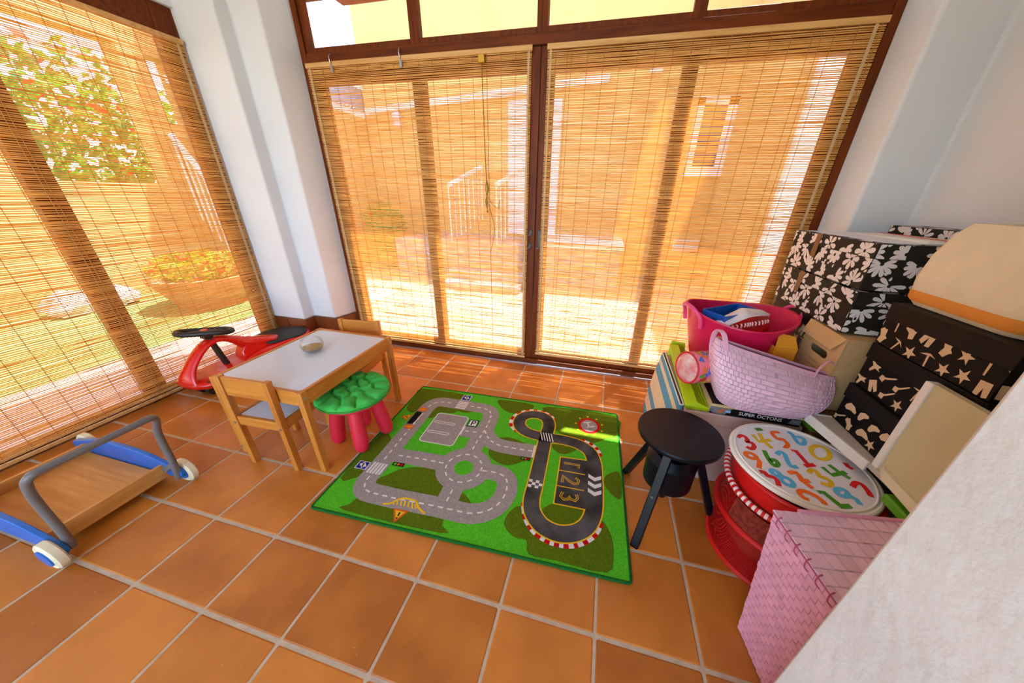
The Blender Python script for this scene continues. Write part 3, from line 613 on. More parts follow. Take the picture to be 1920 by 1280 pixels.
# signs
for q in ([(0.033, 0.233), (0.094, 0.233), (0.094, 0.284), (0.033, 0.284)], [(0.322, 0.905), (0.382, 0.905), (0.382, 0.968), (0.322, 0.968)]):
    c = (sum(p[0] for p in q) / 4, sum(p[1] for p in q) / 4); tw.flat(UV(q), Z(5))
    rugpart('printed_crossing_sign', MB().flat(UV([(c[0] + (p[0] - c[0]) * 0.86, c[1] + (p[1] - c[1]) * 0.86) for p in q]), Z(6)), M_BL)
    tw.flat(UV([(c[0] - 0.020, c[1] + 0.004), (c[0], c[1] + 0.021), (c[0] + 0.022, c[1] - 0.004), (c[0] + 0.004, c[1] - 0.019)]), Z(7))
    rugpart('printed_walker', MB().flat(UV(circ(c[0], c[1] + 0.008, 0.005, 10)), Z(8)).stroke(UV([(c[0], c[1] + 0.004), (c[0] + 0.003, c[1] - 0.008)]), 0.006, Z(8)).stroke(UV([(c[0] - 0.008, c[1] - 0.014), (c[0] + 0.003, c[1] - 0.006), (c[0] + 0.010, c[1] - 0.012)]), 0.004, Z(8)), M_BK)
rugpart('printed_parking_sign', MB().flat(UV([(0.455, 0.662), (0.518, 0.666), (0.516, 0.731), (0.455, 0.729)]), Z(5)), M_DG); tw.flat(UV([(0.463, 0.672), (0.510, 0.675), (0.508, 0.723), (0.463, 0.721)]), Z(6))
rugpart('printed_letter_p', MB().stroke(UV([(0.479, 0.678), (0.479, 0.716), (0.493, 0.716), (0.498, 0.707), (0.493, 0.698), (0.479, 0.697)]), 0.008, Z(7)), M_BK)
so_, sy_ = MB(), MB()
def tri(q, z, mbx, f=1.0):
    c = (sum(p[0] for p in q) / 3, sum(p[1] for p in q) / 3); mbx.flat(UV([(c[0] + (p[0] - c[0]) * f, c[1] + (p[1] - c[1]) * f) for p in q]), z)
WN = [(0.352, 0.075), (0.424, 0.078), (0.390, 0.014)]; TW = [(0.034, 0.655), (0.096, 0.692), (0.088, 0.628)]
for q in (WN, TW): tri(q, Z(5), so_); tri(q, Z(6), sy_, 0.66)
for q in ([(0.108, 0.562), (0.158, 0.562), (0.158, 0.598), (0.108, 0.598)], [(0.103, 0.733), (0.156, 0.733), (0.156, 0.770), (0.103, 0.770)]):
    so_.flat(UV(q), Z(5)); c = (sum(p[0] for p in q) / 4, sum(p[1] for p in q) / 4)
    for du in (-0.014, 0, 0.014): sy_.stroke(UV([(c[0] + du - 0.004, c[1] - 0.01), (c[0] + du + 0.004, c[1] + 0.01)]), 0.006, Z(6))
rugpart('printed_sign_borders', so_, M_OR, kind='stuff'); rugpart('printed_sign_faces', sy_, M_YE, kind='stuff')
bk = MB().stroke(UV([(0.389, 0.063), (0.390, 0.046)]), 0.007, Z(7)).flat(UV(circ(0.390, 0.036, 0.004, 10)), Z(7)).stroke(UV([(0.06, 0.657), (0.075, 0.66), (0.08, 0.648)]), 0.007, Z(7))
bk.flat(UV([(0.102, 0.602), (0.137, 0.606), (0.142, 0.633), (0.141, 0.668), (0.144, 0.704), (0.139, 0.725), (0.102, 0.725)]), Z(5))
for q in ([(0.203, 0.292), (0.266, 0.293), (0.264, 0.317), (0.202, 0.315)], [(0.824, 0.482), (0.874, 0.482), (0.874, 0.503), (0.824, 0.503)]):
    bk.flat(UV(q), Z(5)); c = (sum(p[0] for p in q) / 4, sum(p[1] for p in q) / 4); dw = (q[1][0] - q[0][0]) * 0.29
    for k, m_ in enumerate((M_GR, M_OR, M_RR)): rugpart('printed_signal_lamp', MB().flat(UV(circ(c[0] + (k - 1) * dw, c[1], dw * 0.42, 12)), Z(6)), m_)
rugpart('printed_black_marks', bk, M_BK, kind='stuff')
tw.stroke(UV([(0.141, 0.609), (0.147, 0.646), (0.146, 0.673), (0.150, 0.71)]), 0.006, Z(6))
ba = MB().stroke(cr(UV([(0.291, 0.084), (0.322, 0.093), (0.345, 0.118), (0.365, 0.131), (0.393, 0.132), (0.424, 0.130), (0.458, 0.100), (0.495, 0.083)]), 4), 0.009, Z(5))
for a, b in (((0.336, 0.102), (0.342, 0.09)), ((0.348, 0.112), (0.356, 0.092)), ((0.364, 0.119), (0.374, 0.093)), ((0.380, 0.121), (0.391, 0.094)), ((0.397, 0.121), (0.410, 0.093)), ((0.414, 0.120), (0.429, 0.093)), ((0.430, 0.115), (0.447, 0.093))): ba.stroke(UV([a, b]), 0.007, Z(5))
rugpart('printed_barrier', ba, M_YE, kind='stuff'); rugpart('printed_white_marks', tw, M_WH, kind='stuff')

# ------------------------------------------------------------------ children's table and chairs
PINE = lambda ax: wood('orange pine ' + ax, (214, 142, 56), (186, 108, 34), ax, 0.42)
M_LAM = mat('pale grey laminate', (216, 222, 230), 0.25, var=0.015, scale=5)
def bolt(p, d, parent):
    d = Vector(d); a = Vector(p)
    part('bolt', MB().tube([a, a + d * 0.003], 0.006, 10).tube([a + d * 0.003, a + d * 0.004], 0.0028, 8), M_STEEL, parent)
tbl = thing('kids_table', 'low pine childrens table with a pale grey top', 'table', (-0.315, 0.335, 0))
tx0, tx1, ty0, ty1, th = -0.580, -0.062, 0.010, 0.648, 0.452
for x, y in ((tx0, ty0), (tx1 - 0.030, ty0), (tx0, ty1 - 0.030), (tx1 - 0.030, ty1 - 0.030)):
    part('leg', MB().box(x, y, 0, x + 0.030, y + 0.030, th), PINE('Z'), tbl, bevel=0.003)
for a in ((tx0 + 0.004, ty0 + 0.030, tx0 + 0.022, ty1 - 0.030), (tx1 - 0.022, ty0 + 0.030, tx1 - 0.004, ty1 - 0.030)): part('apron', MB().box(a[0], a[1], th - 0.072, a[2], a[3], th), PINE('Y'), tbl, bevel=0.003)
for a in ((tx0 + 0.030, ty0 + 0.004, tx1 - 0.030, ty0 + 0.022), (tx0 + 0.030, ty1 - 0.022, tx1 - 0.030, ty1 - 0.004)): part('apron', MB().box(a[0], a[1], th - 0.072, a[2], a[3], th), PINE('X'), tbl, bevel=0.003)
part('top', MB().box(tx0 + 0.022, ty0 + 0.022, th - 0.016, tx1 - 0.022, ty1 - 0.022, th - 0.004), M_LAM, tbl)
bolt((tx1, ty0 + 0.015, th - 0.03), (1, 0, 0), tbl); bolt((tx1, ty1 - 0.015, th - 0.03), (1, 0, 0), tbl); bolt((tx0 + 0.015, ty0, 0.045), (0, -1, 0), tbl)
def chair(label, loc, rz):
    """seat runs along +Y from the back at local y = 0"""
    c = thing('kids_chair', label, 'chair', loc, rz, 'pine childrens chairs at the low table')
    w, d, sh, bh = 0.275, 0.26, 0.285, 0.50; k = dict(world=False, bevel=0.003)
    for x in (-w / 2, w / 2 - 0.026):
        part('back_leg', MB().box(x, -0.014, 0, x + 0.026, 0.016, bh), PINE('Z'), c, **k)
        part('front_leg', MB().box(x, d - 0.026, 0, x + 0.026, d, sh), PINE('Z'), c, **k)
        part('seat_rail', MB().box(x + 0.004, 0.016, sh - 0.048, x + 0.020, d - 0.026, sh), PINE('Y'), c, **k)
    part('backrest', MB().box(-w / 2 + 0.026, -0.006, bh - 0.10, w / 2 - 0.026, 0.010, bh - 0.004), PINE('X'), c, **k)
    part('seat_rail', MB().box(-w / 2 + 0.026, -0.008, sh - 0.048, w / 2 - 0.026, 0.010, sh), PINE('X'), c, **k)
    part('seat_rail', MB().box(-w / 2 + 0.026, d - 0.02, sh - 0.048, w / 2 - 0.026, d - 0.006, sh), PINE('X'), c, **k)
    part('seat', MB().box(-w / 2 + 0.020, 0.010, sh - 0.012, w / 2 - 0.020, d - 0.020, sh - 0.004), M_LAM, c, world=False)
    for x in (-w / 2 + 0.013, w / 2 - 0.013):
        o = part('bolt', MB().tube([(x, -0.014, sh - 0.03), (x, -0.0175, sh - 0.03)], 0.006, 10), M_STEEL, c, world=False)
chair('near pine childrens chair tucked under the table, back towards the viewer', (-0.329, -0.014, 0), 0.05)
chair('far pine childrens chair tucked under the table beside the doors', (-0.350, 0.735, 0), math.pi + 0.12)

BX, BY, BZ = -0.352, 0.372, 0.4485
bw = thing('glass_bowl', 'small round glass bowl of beige grains on the childrens table', 'bowl', (BX, BY, BZ))
M_BOWL = glassy('bowl glass', (0.97, 0.985, 0.985, 1), 0.03)
part('glass', MB().lathe([(0.0, 0.001), (0.030, 0.001), (0.048, 0.012), (0.057, 0.032), (0.056, 0.052), (0.049, 0.070), (0.047, 0.069), (0.054, 0.051), (0.055, 0.032), (0.046, 0.014), (0.029, 0.004), (0, 0.004)], 36, (BX, BY, BZ)), M_BOWL, bw, smooth=True, ang=80)
part('rim', MB().tube([(BX + 0.048 * math.cos(t), BY + 0.048 * math.sin(t), BZ + 0.070) for t in [6.2832 * k / 36 for k in range(36)]], 0.0014, 6, closed=True), mat('glass rim', (190, 200, 204), 0.1), bw, smooth=True)
gm = MB().lathe([(0.0, 0.005), (0.028, 0.006), (0.044, 0.015), (0.050, 0.025)], 28, (BX, BY, BZ)); gm.lathe([(0.050, 0.025), (0.03, 0.0275), (0.0, 0.029)], 28, (BX, BY, BZ))
for k in range(420):
    a = R.uniform(0, 6.283); r = 0.048 * math.sqrt(R.random()); x, y, z = BX + r * math.cos(a), BY + r * math.sin(a), BZ + 0.0275; s = 0.0018
    gm.add([(x - s, y, z), (x, y - s, z), (x + s, y, z), (x, y + s, z), (x, y, z + s)], [(0, 1, 4), (1, 2, 4), (2, 3, 4), (3, 0, 4)])
part('grains', gm, mat('beige grains', (206, 176, 122), 0.9, c2=(160, 124, 76), scale=220), bw, kind='stuff')

# ------------------------------------------------------------------ red plastic stool with green cushion
ms = thing('toddler_stool', 'small stool with thick pink-red legs under a green cushion', 'stool', (-0.052, 0.272, 0), 0.0)
M_PRED = mat('pink red plastic', (222, 36, 62), 0.45, var=0.04, scale=10)
for x, y in ((0.018, 0.175), (0.052, 0.335), (-0.155, 0.205), (-0.118, 0.372)):
    cx, cy = -0.052, 0.272; dx, dy = x - cx, y - cy
    z0 = 0.0093 if x > 0 else 0.0
    path = [(cx + dx * f, cy + dy * f, z0 + z * (1 - z0 / 0.27)) for f, z in ((1.02, 0.0), (1.02, 0.008), (1.0, 0.022), (0.98, 0.05), (0.93, 0.10), (0.84, 0.17), (0.72, 0.27))]
    part('leg', MB().tube(path, [0.018, 0.027, 0.033, 0.0365, 0.0375, 0.036, 0.031], 20), M_PRED, ms, smooth=True)
part('seat', MB().lathe([(0.0, 0.255), (0.13, 0.255), (0.150, 0.262), (0.155, 0.272), (0.150, 0.284), (0.0, 0.286)], 36, (-0.052, 0.272, 0)), M_PRED, ms, smooth=True)
cu = thing('tufted_cushion', 'round tufted green cushion lying on the small red stool', 'cushion', (-0.052, 0.272, 0.286))
mb = MB(); NA, NR = 132, 46; rr = random.Random(5)
seeds = [(0.0, 0.01)] + [(0.062 * math.cos(a) , 0.062 * math.sin(a)) for a in [0.3 + 6.2832 * k / 6 + rr.uniform(-.15, .15) for k in range(6)]] + [(q * math.cos(a), q * math.sin(a)) for q, a in [(rr.uniform(0.118, 0.132), 6.2832 * k / 12 + rr.uniform(-.12, .12)) for k in range(12)]]
loops = []
for j in range(NR + 1):
    f = j / NR; L = []
    for i in range(NA):
        a = 6.2832 * i / NA; r = 0.176 * math.sin(f * math.pi / 2) ** 0.85 * (1 + 0.010 * math.sin(11 * a)); x, y = r * math.cos(a), r * math.sin(a)
        wx, wy = x + 0.006 * math.sin(70 * y + 2), y + 0.006 * math.sin(64 * x)
        ds = sorted((math.hypot(wx - px_, wy - py_), k) for k, (px_, py_) in enumerate(seeds)); e = min(1.0, (ds[1][0] - ds[0][0]) / 0.030); k0 = ds[0][1]; sx, sy = wx - seeds[k0][0], wy - seeds[k0][1]
        wr = 0.0022 * math.sin(5 * math.atan2(sy, sx) + k0) * (1 - e) + 0.0012 * math.sin(150 * (sx * math.cos(k0) + sy * math.sin(k0))) * (1 - e * 0.7)
        h = 0.036 * (1 - f ** 6) ** 0.5 + 0.010
        L.append((-0.052 + x, 0.272 + y, 0.286 + max(0.006, h - 0.030 * (1 - math.sqrt(e)) * (1 - f ** 8) + wr * (1 - f ** 6))))
    loops.append(L)
loops.append([(-0.052 + (p[0] + 0.052) * 0.98, 0.272 + (p[1] - 0.272) * 0.98, 0.2865) for p in loops[-1]])
mb.loft(loops, True, True)
part('padding', mb, mat('green cotton', (64, 186, 74), 0.85, var=0.06, scale=20, bump=0.3, bscale=260), cu, smooth=True, ang=180)
part('piping', MB().tube([(-0.052 + 0.176 * math.cos(a), 0.272 + 0.176 * math.sin(a), 0.297) for a in [6.2832 * k / 48 for k in range(48)]], 0.005, 8, closed=True), mat('green piping', (52, 140, 40), 0.85), cu, smooth=True)

# ------------------------------------------------------------------ black screw stool
bs3 = thing('screw_stool', 'black three-legged wooden stool with round seat beside the rug', 'stool', (1.488, 0.217, 0))
M_BW = mat('black painted wood', (11, 12, 18), 0.32, var=0.12, scale=18, bump=0.06, bscale=80, spec=0.22)
part('seat', MB().lathe([(0.0, 0.408), (0.145, 0.408), (0.152, 0.413), (0.153, 0.424), (0.149, 0.430), (0.0, 0.430)], 64, (1.490, 0.222, 0)), M_BW, bs3, smooth=True)
part('hub', MB().lathe([(0.0, 0.175), (0.080, 0.175), (0.092, 0.185), (0.094, 0.30), (0.070, 0.33), (0.0, 0.33)], 40, (1.488, 0.217, 0)), M_BW, bs3, smooth=True)
part('screw', MB().lathe([(0.0, 0.085), (0.013, 0.085), (0.016, 0.09), (0.016, 0.408), (0, 0.408)], 20, (1.488, 0.217, 0)), M_BW, bs3, smooth=True)
for x, y in ((1.385, 0.030), (1.368, 0.392), (1.700, 0.236)):
    dx, dy = x - 1.488, y - 0.217; q = math.hypot(dx, dy)
    a = Vector((x + 0.008 * dx / q, y + 0.008 * dy / q, 0.0)); b = Vector((1.488 + dx / q * 0.072, 0.217 + dy / q * 0.072, 0.385))
    side = Vector((-dy / q, dx / q, 0)) * 0.016; out = Vector((dx / q, dy / q, 0)) * 0.015
    mb = MB().frustum([a - side - out, a + side - out, a + side + out, a - side + out], [b - side - out, b + side - out, b + side + out, b - side + out])
    lg = part('leg', mb, M_BW, bs3, bevel=0.003)
    m_ = a.lerp(b, 0.55) + out; part('bolt', MB().tube([m_, m_ + out * 0.2], 0.006, 10), M_STEEL, lg)

# ------------------------------------------------------------------ red ride-on car
car = thing('ride_on_car', 'red plastic ride-on car with black seat and steering wheel', 'toy car', (-1.29, 0.68, 0))
M_CRED = mat('glossy red plastic', (222, 26, 14), 0.25, var=0.03, scale=6, coat=0.3)
M_CBLK = mat('black grained plastic', (28, 26, 24), 0.5, bump=0.25, bscale=300)
xc = lambda y: -1.350 + 0.115 * (y - 0.3) / 0.75
prof = [(0.275, 0.035), (0.285, 0.085), (0.31, 0.13), (0.36, 0.16), (0.42, 0.165), (0.48, 0.145), (0.54, 0.11), (0.60, 0.085), (0.66, 0.085), (0.72, 0.11), (0.78, 0.145), (0.86, 0.165), (0.94, 0.162), (1.0, 0.14), (1.045, 0.10), (1.07, 0.05)]
prof = cr(prof, 3)
outl = [(xc(y) + w_, y) for y, w_ in prof] + [(xc(y) - w_, y) for y, w_ in reversed(prof)]
def zb(y): return 0.075 + 0.095 * min(1, max(0, (y - 0.45) / 0.35))
def zt(y): return 0.120 + 0.100 * min(1, max(0, (y - 0.45) / 0.35))
cen = lambda p, f: (xc(p[1]) + (p[0] - xc(p[1])) * f, 0.68 + (p[1] - 0.68) * (1 - (1 - f) * 0.3))
mb = MB().loft([[(*cen(p, 0.82), zb(p[1])) for p in outl], [(*cen(p, 0.96), zb(p[1]) + 0.006) for p in outl], [(*p, zb(p[1]) + 0.025) for p in outl], [(*p, zt(p[1]) - 0.012) for p in outl], [(*cen(p, 0.93), zt(p[1])) for p in outl]])
part('chassis', mb, M_CRED, car, smooth=True, ang=60)
ar = [(0.86, 0.222, 0.03, 0.012), (0.80, 0.232, 0.085, 0.018), (0.75, 0.234, 0.072, 0.03), (0.70, 0.235, 0.055, 0.045), (0.655, 0.252, 0.046, 0.045), (0.61, 0.29, 0.043, 0.030), (0.55, 0.327, 0.045, 0.022), (0.49, 0.335, 0.048, 0.020), (0.43, 0.308, 0.048, 0.020), (0.38, 0.262, 0.048, 0.020), (0.335, 0.205, 0.052, 0.020), (0.305, 0.15, 0.07, 0.022), (0.295, 0.10, 0.09, 0.022)]
ar = cr(ar, 4); loops = []
for i, (y, z, w_, t_) in enumerate(ar):
    y2, z2 = ar[min(i + 1, len(ar) - 1)][:2]; y1_, z1_ = ar[max(i - 1, 0)][:2]; d = Vector((0, y2 - y1_, z2 - z1_)).normalized(); nrm = Vector((0, -d.z, d.y))
    loops.append([Vector((xc(y) + w_ * math.cos(a), y, z)) + nrm * t_ * math.sin(a) for a in [6.2832 * k / 16 for k in range(16)]])
part('arch', MB().loft(loops), M_CRED, car, smooth=True, ang=80)
wb = MB().loft([[(xc(y) - w_, y, z0), (xc(y) + w_, y, z0), (xc(y) + w_ * 0.7, y, z1_), (xc(y) - w_ * 0.7, y, z1_)] for y, w_, z0, z1_ in ((0.60, 0.05, 0.13, 0.20), (0.64, 0.055, 0.135, 0.255), (0.70, 0.07, 0.15, 0.235), (0.78, 0.09, 0.17, 0.215))])
part('web', wb, M_CRED, car, smooth=True, bevel=0.008)
sp_ = [(xc(0.90) + 0.158 * math.cos(a) + 0.03 * math.sin(a), 0.895 + 0.168 * math.sin(a)) for a in [6.2832 * k / 36 for k in range(36)]]
part('seat_pad', MB().loft([[(x, y, 0.212) for x, y in sp_], [(x, y, 0.226) for x, y in sp_], [(xc(0.90) + (x - xc(0.90)) * 0.93, 0.895 + (y - 0.895) * 0.93, 0.230) for x, y in sp_]]), M_CBLK, car, smooth=True)
for s_ in (-1, 1):
    fp = [(xc(0.42) + s_ * 0.10 + 0.042 * math.cos(a), 0.41 + 0.085 * math.sin(a)) for a in [6.2832 * k / 20 for k in range(20)]]
    part('foot_pad', MB().prism(fp, 0.118, 0.1235), M_CBLK, car)
part('steering_column', MB().bar((xc(0.52), 0.525, 0.10), (xc(0.48), 0.475, 0.385), 0.045, 0.024, (0, 1, 0)), M_CBLK, car, bevel=0.006)
st_ = part('steering_wheel', MB().tube([(xc(0.47) + 0.120 * math.cos(a) * (1 + 0.05 * math.cos(2 * a)) + 0.03 * math.sin(a), 0.475 + 0.105 * math.sin(a) * (0.86 - 0.14 * math.cos(2 * a)) + 0.03 * math.cos(a), 0.402 - 0.016 * math.sin(a)) for a in [6.2832 * k / 40 for k in range(40)]], 0.0165, 10, closed=True), M_CBLK, car, smooth=True)
part('spoke', MB().bar((xc(0.47) - 0.03, 0.385, 0.415), (xc(0.47) + 0.03, 0.565, 0.386), 0.040, 0.018).bar((xc(0.47), 0.475, 0.36), (xc(0.47), 0.475, 0.400), 0.05, 0.05), M_CBLK, st_, bevel=0.005)
part('hub_cap', MB().lathe([(0, 0.408), (0.022, 0.408), (0.020, 0.416), (0, 0.418)], 20, (xc(0.47), 0.475, 0)), M_CRED, st_, smooth=True)
for x, y, r_ in ((-1.375, 0.375, 0.038), (-1.295, 0.375, 0.038), (-1.36, 0.93, 0.06), (-1.07, 0.93, 0.06)):
    wv = MB(); L0 = [(x - 0.016, y + r_ * math.cos(a), r_ + r_ * math.sin(a)) for a in [6.2832 * k / 24 for k in range(24)]]
    wv.loft([[(x - 0.016, y + (p[1] - y) * 0.85, r_ + (p[2] - r_) * 0.85) for p in L0], L0, [(x + 0.016, p[1], p[2]) for p in L0], [(x + 0.016, y + (p[1] - y) * 0.85, r_ + (p[2] - r_) * 0.85) for p in L0]])
    part('wheel', wv, M_CBLK, car, smooth=True)
part('axle_block', MB().box(-1.37, 0.345, 0.045, -1.30, 0.405, 0.085).box(-1.34, 0.90, 0.05, -1.09, 0.96, 0.18), M_CBLK, car, bevel=0.004)

# ------------------------------------------------------------------ wooden toddle wagon, left edge
wg = thing('toddle_wagon', 'wooden toddle wagon with blue side, grey tube handle and cream wheels', 'wagon', (-0.90, -0.37, 0))
M_BEECH = wood('pale beech', (226, 162, 84), (204, 134, 58), 'Y', 0.45); M_BEECHX = wood('pale beech long', (226, 162, 84), (204, 134, 58), 'X', 0.45)
M_WBLUE = mat('wagon blue', (22, 104, 190), 0.4, var=0.04, scale=8); M_TUBE = mat('grey painted tube', (112, 108, 106), 0.4)
M_TYRE = mat('cream tyre', (234, 220, 182), 0.7, var=0.06, scale=30)
part('floor_board', MB().box(-1.22, -0.545, 0.040, -0.715, -0.225, 0.050), M_BEECHX, wg)
part('end_board', MB().box(-0.717, -0.555, 0.034, -0.703, -0.215, 0.102), M_BEECH, wg, bevel=0.002); part('end_board', MB().box(-1.234, -0.555, 0.034, -1.22, -0.215, 0.102), M_BEECH, wg, bevel=0.002)
def sidepoly(y):
    pts = cr([(-0.615, 0.045), (-0.603, 0.070), (-0.625, 0.098), (-0.68, 0.112), (-0.76, 0.135), (-0.85, 0.15), (-0.97, 0.155), (-1.09, 0.15), (-1.18, 0.135), (-1.26, 0.112), (-1.315, 0.098), (-1.337, 0.07), (-1.325, 0.045)], 4) + [(-1.2, 0.04), (-0.75, 0.04)]
    return MB().frustum([(x, y - 0.012, z) for x, z in pts], [(x, y + 0.006, z) for x, z in pts])
for y in (-0.209, -0.563): part('side_board', sidepoly(y), M_WBLUE, wg, bevel=0.003)
for x in (-0.640, -1.30):
    for y in (-0.186, -0.586):
        r_ = 0.058; prof_ = [(0.012, -0.015), (0.040, -0.015), (0.043, -0.012), (0.052, -0.015), (0.058, -0.010), (0.058, 0.010), (0.052, 0.015), (0.012, 0.015)]
        mbw = MB().loft([[(x + q * math.cos(a), y + d, r_ + q * math.sin(a)) for a in [6.2832 * k / 28 for k in range(28)]] for q, d in prof_])
        whl = part('wheel', mbw, M_TYRE, wg, smooth=True)
        part('wheel_hub', MB().tube([(x, y - 0.02, r_), (x, y + 0.02, r_)], 0.036, 20), M_WBLUE, whl, smooth=True)
hpth = [(-0.630, -0.222, 0.048), (-0.612, -0.222, 0.12), (-0.602, -0.222, 0.183), (-0.598, -0.222, 0.243), (-0.584, -0.222, 0.32), (-0.556, -0.222, 0.375), (-0.540, -0.226, 0.402), (-0.532, -0.240, 0.415), (-0.530, -0.262, 0.418)]
hp2 = [(x, -0.768 - y, z) for x, y, z in reversed(hpth)]
part('handle', MB().tube(cr(hpth + hp2, 4), 0.0125, 12), M_TUBE, wg, smooth=True, ang=80)
part('bolt', MB().tube([(-0.665, -0.228, 0.085), (-0.665, -0.235, 0.085)], 0.006, 10), M_STEEL, wg)
part('handle_bracket', MB().bar((-0.70, -0.226, 0.075), (-0.605, -0.226, 0.14), 0.006, 0.02), M_TUBE, wg)

# ------------------------------------------------------------------ the pile along the right wall
def openbox(x0, y0, z0, x1, y1, z1, t=0.004, tap=0.0):
    mb = MB()
    o0 = [(x0 + tap, y0 + tap, z0), (x1 - tap, y0 + tap, z0), (x1 - tap, y1 - tap, z0), (x0 + tap, y1 - tap, z0)]; o1 = [(x0, y0, z1), (x1, y0, z1), (x1, y1, z1), (x0, y1, z1)]
    i1 = [(x0 + t, y0 + t, z1), (x1 - t, y0 + t, z1), (x1 - t, y1 - t, z1), (x0 + t, y1 - t, z1)]; i0 = [(x0 + t + tap, y0 + t + tap, z0 + t), (x1 - t - tap, y0 + t + tap, z0 + t), (x1 - t - tap, y1 - t - tap, z0 + t), (x0 + t + tap, y1 - t - tap, z0 + t)]
    return mb.loft([o0, o1, i1, i0])
# big storage box under the pile
sb = thing('storage_box', 'large pinkish beige lidded box on the floor behind the black stool', 'box', (1.78, 0.72, 0))
M_PBOX = mat('pinkish beige plastic', (196, 160, 148), 0.5, var=0.04, scale=6)
part('body', MB().frustum([(1.572, 0.442, 0), (1.985, 0.442, 0), (1.985, 1.01, 0), (1.572, 1.01, 0)], [(1.560, 0.430, 0.345), (1.998, 0.430, 0.345), (1.998, 1.02, 0.345), (1.560, 1.02, 0.345)]), M_PBOX, sb, bevel=0.012, seg=3)
part('lid', MB().box(1.554, 0.422, 0.338, 2.005, 1.026, 0.40), M_PBOX, sb, bevel=0.008, seg=3)
# striped canvas bag beside it
sg = thing('striped_bag', 'slim canvas bag with blue and cream stripes beside the beige box', 'bag', (1.517, 0.73, 0))
M_CANV = mat('cream canvas', (232, 212, 176), 0.9, var=0.05, scale=20, bump=0.3, bscale=200); M_CBLU = mat('blue canvas', (92, 158, 190), 0.9, var=0.06, scale=20, bump=0.3, bscale=200)
for z0, z1, m_ in ((0, 0.05, M_CBLU), (0.05, 0.13, M_CANV), (0.13, 0.18, M_CBLU), (0.18, 0.29, M_CANV), (0.29, 0.345, M_CBLU), (0.345, 0.372, M_CANV), (0.372, 0.405, M_CBLU)):
    f = lambda z: 0.040 * (1 - z / 0.405) + 0.010 * math.sin(z * 7.7)
    part('stripe', MB().frustum([(x, y, z0) for x, y in rrect(1.538 - f(z0), 0.45, 1.552, 1.0, 0.006)], [(x, y, z1) for x, y in rrect(1.538 - f(z1), 0.45, 1.552, 1.0, 0.006)]), m_, sg, smooth=True)
part('binding', MB().tube([(x, y, 0.406) for x, y in rrect(1.537, 0.45, 1.552, 1.0, 0.006)], 0.003, 6, closed=True), mat('white binding', (240, 238, 232), 0.8), sg, smooth=True)
part('opening', MB().prism(rrect(1.540, 0.455, 1.550, 0.995, 0.004), 0.404, 0.4065), mat('painted bag shade', (60, 54, 48), 0.9), sg)  # dark plate paints the shade inside the solid bag
# lime bin
M_LIME = mat('lime plastic', (178, 206, 10), 0.4, var=0.05, scale=8)
li = thing('lime_bin', 'narrow lime green bin lying beside the pink drum bag', 'bin', (1.6, 0.7, 0.40))
lb = MB(); c0 = [(1.555, 0.43, 0.402), (1.645, 0.43, 0.402), (1.645, 0.96, 0.402), (1.575, 0.96, 0.402)]; c1 = [(1.548, 0.425, 0.425), (1.648, 0.425, 0.420), (1.648, 0.965, 0.455), (1.556, 0.965, 0.480)]
c2 = [(1.598, 0.44, 0.440), (1.642, 0.44, 0.418), (1.640, 0.94, 0.452), (1.598, 0.94, 0.49)]; c3 = [(1.612, 0.45, 0.410), (1.640, 0.45, 0.410), (1.638, 0.93, 0.410), (1.612, 0.93, 0.410)]
part('shell', lb.loft([c0, c1, c2, c3]), M_LIME, li, bevel=0.004)
part('end_flap', MB().frustum([(1.556, 0.955, 0.41), (1.65, 0.955, 0.41), (1.65, 0.967, 0.41), (1.556, 0.967, 0.41)], [(1.566, 0.965, 0.50), (1.64, 0.965, 0.49), (1.64, 0.975, 0.49), (1.566, 0.975, 0.50)]), M_LIME, li, bevel=0.002)
# game box
gb = thing('board_game_box', 'flat black board game box with white lettering under the pink basket', 'game box', (1.82, 0.55, 0.40), -0.03)
M_GBLK = mat('black printed card', (24, 22, 20), 0.4, spec=0.15); M_GTAN = mat('tan printed card', (206, 184, 130), 0.6, var=0.12, scale=30); M_GGREY = mat('grey printed card', (140, 138, 136), 0.5, c2=(90, 90, 92), scale=40); M_GWHT = mat('white print', (250, 248, 240), 0.6); M_GORG = mat('orange print', (206, 96, 40), 0.6); M_GPBL = mat('pale blue print', (150, 180, 214), 0.6)
part('tray', MB().box(-0.168, -0.128, 0.001, 0.168, 0.128, 0.045), M_GBLK, gb, world=False, bevel=0.002)
part('rim', MB().box(-0.170, -0.130, 0.039, 0.170, -0.122, 0.047).box(-0.170, -0.122, 0.039, -0.162, 0.13, 0.047).box(0.162, -0.122, 0.039, 0.170, 0.13, 0.047), M_GTAN, gb, world=False)
part('side_panel', MB().box(-0.1695, -0.13, 0.004, -0.168, 0.12, 0.039), M_GTAN, gb, world=False)
part('printed_word', text_mb('SUPER OCTONS', 0.0218, Matrix.Translation((0.022, -0.1285, 0.021)) @ Matrix.Rotation(math.pi / 2, 4, 'X')), M_GWHT, gb, world=False)
fp = lambda pts, m_, nm: part(nm, MB().frustum([(x, -0.1282, z) for x, z in pts], [(x, -0.1288, z) for x, z in pts]), m_, gb, world=False)
fp([(-0.166, 0.012), (-0.166, 0.037), (-0.085, 0.037), (-0.108, 0.004), (-0.15, 0.004)], M_GGREY, 'printed_picture')
part('printed_flash', MB().frustum([(x, -0.1288, z) for x, z in [(-0.14, 0.010), (-0.125, 0.03), (-0.108, 0.036), (-0.12, 0.012)]], [(x, -0.1292, z) for x, z in [(-0.14, 0.010), (-0.125, 0.03), (-0.108, 0.036), (-0.12, 0.012)]]), M_GORG, gb, world=False)
part('printed_badge', MB().box(-0.108, -0.1294, 0.016, -0.088, -0.1288, 0.027), M_GPBL, gb, world=False)
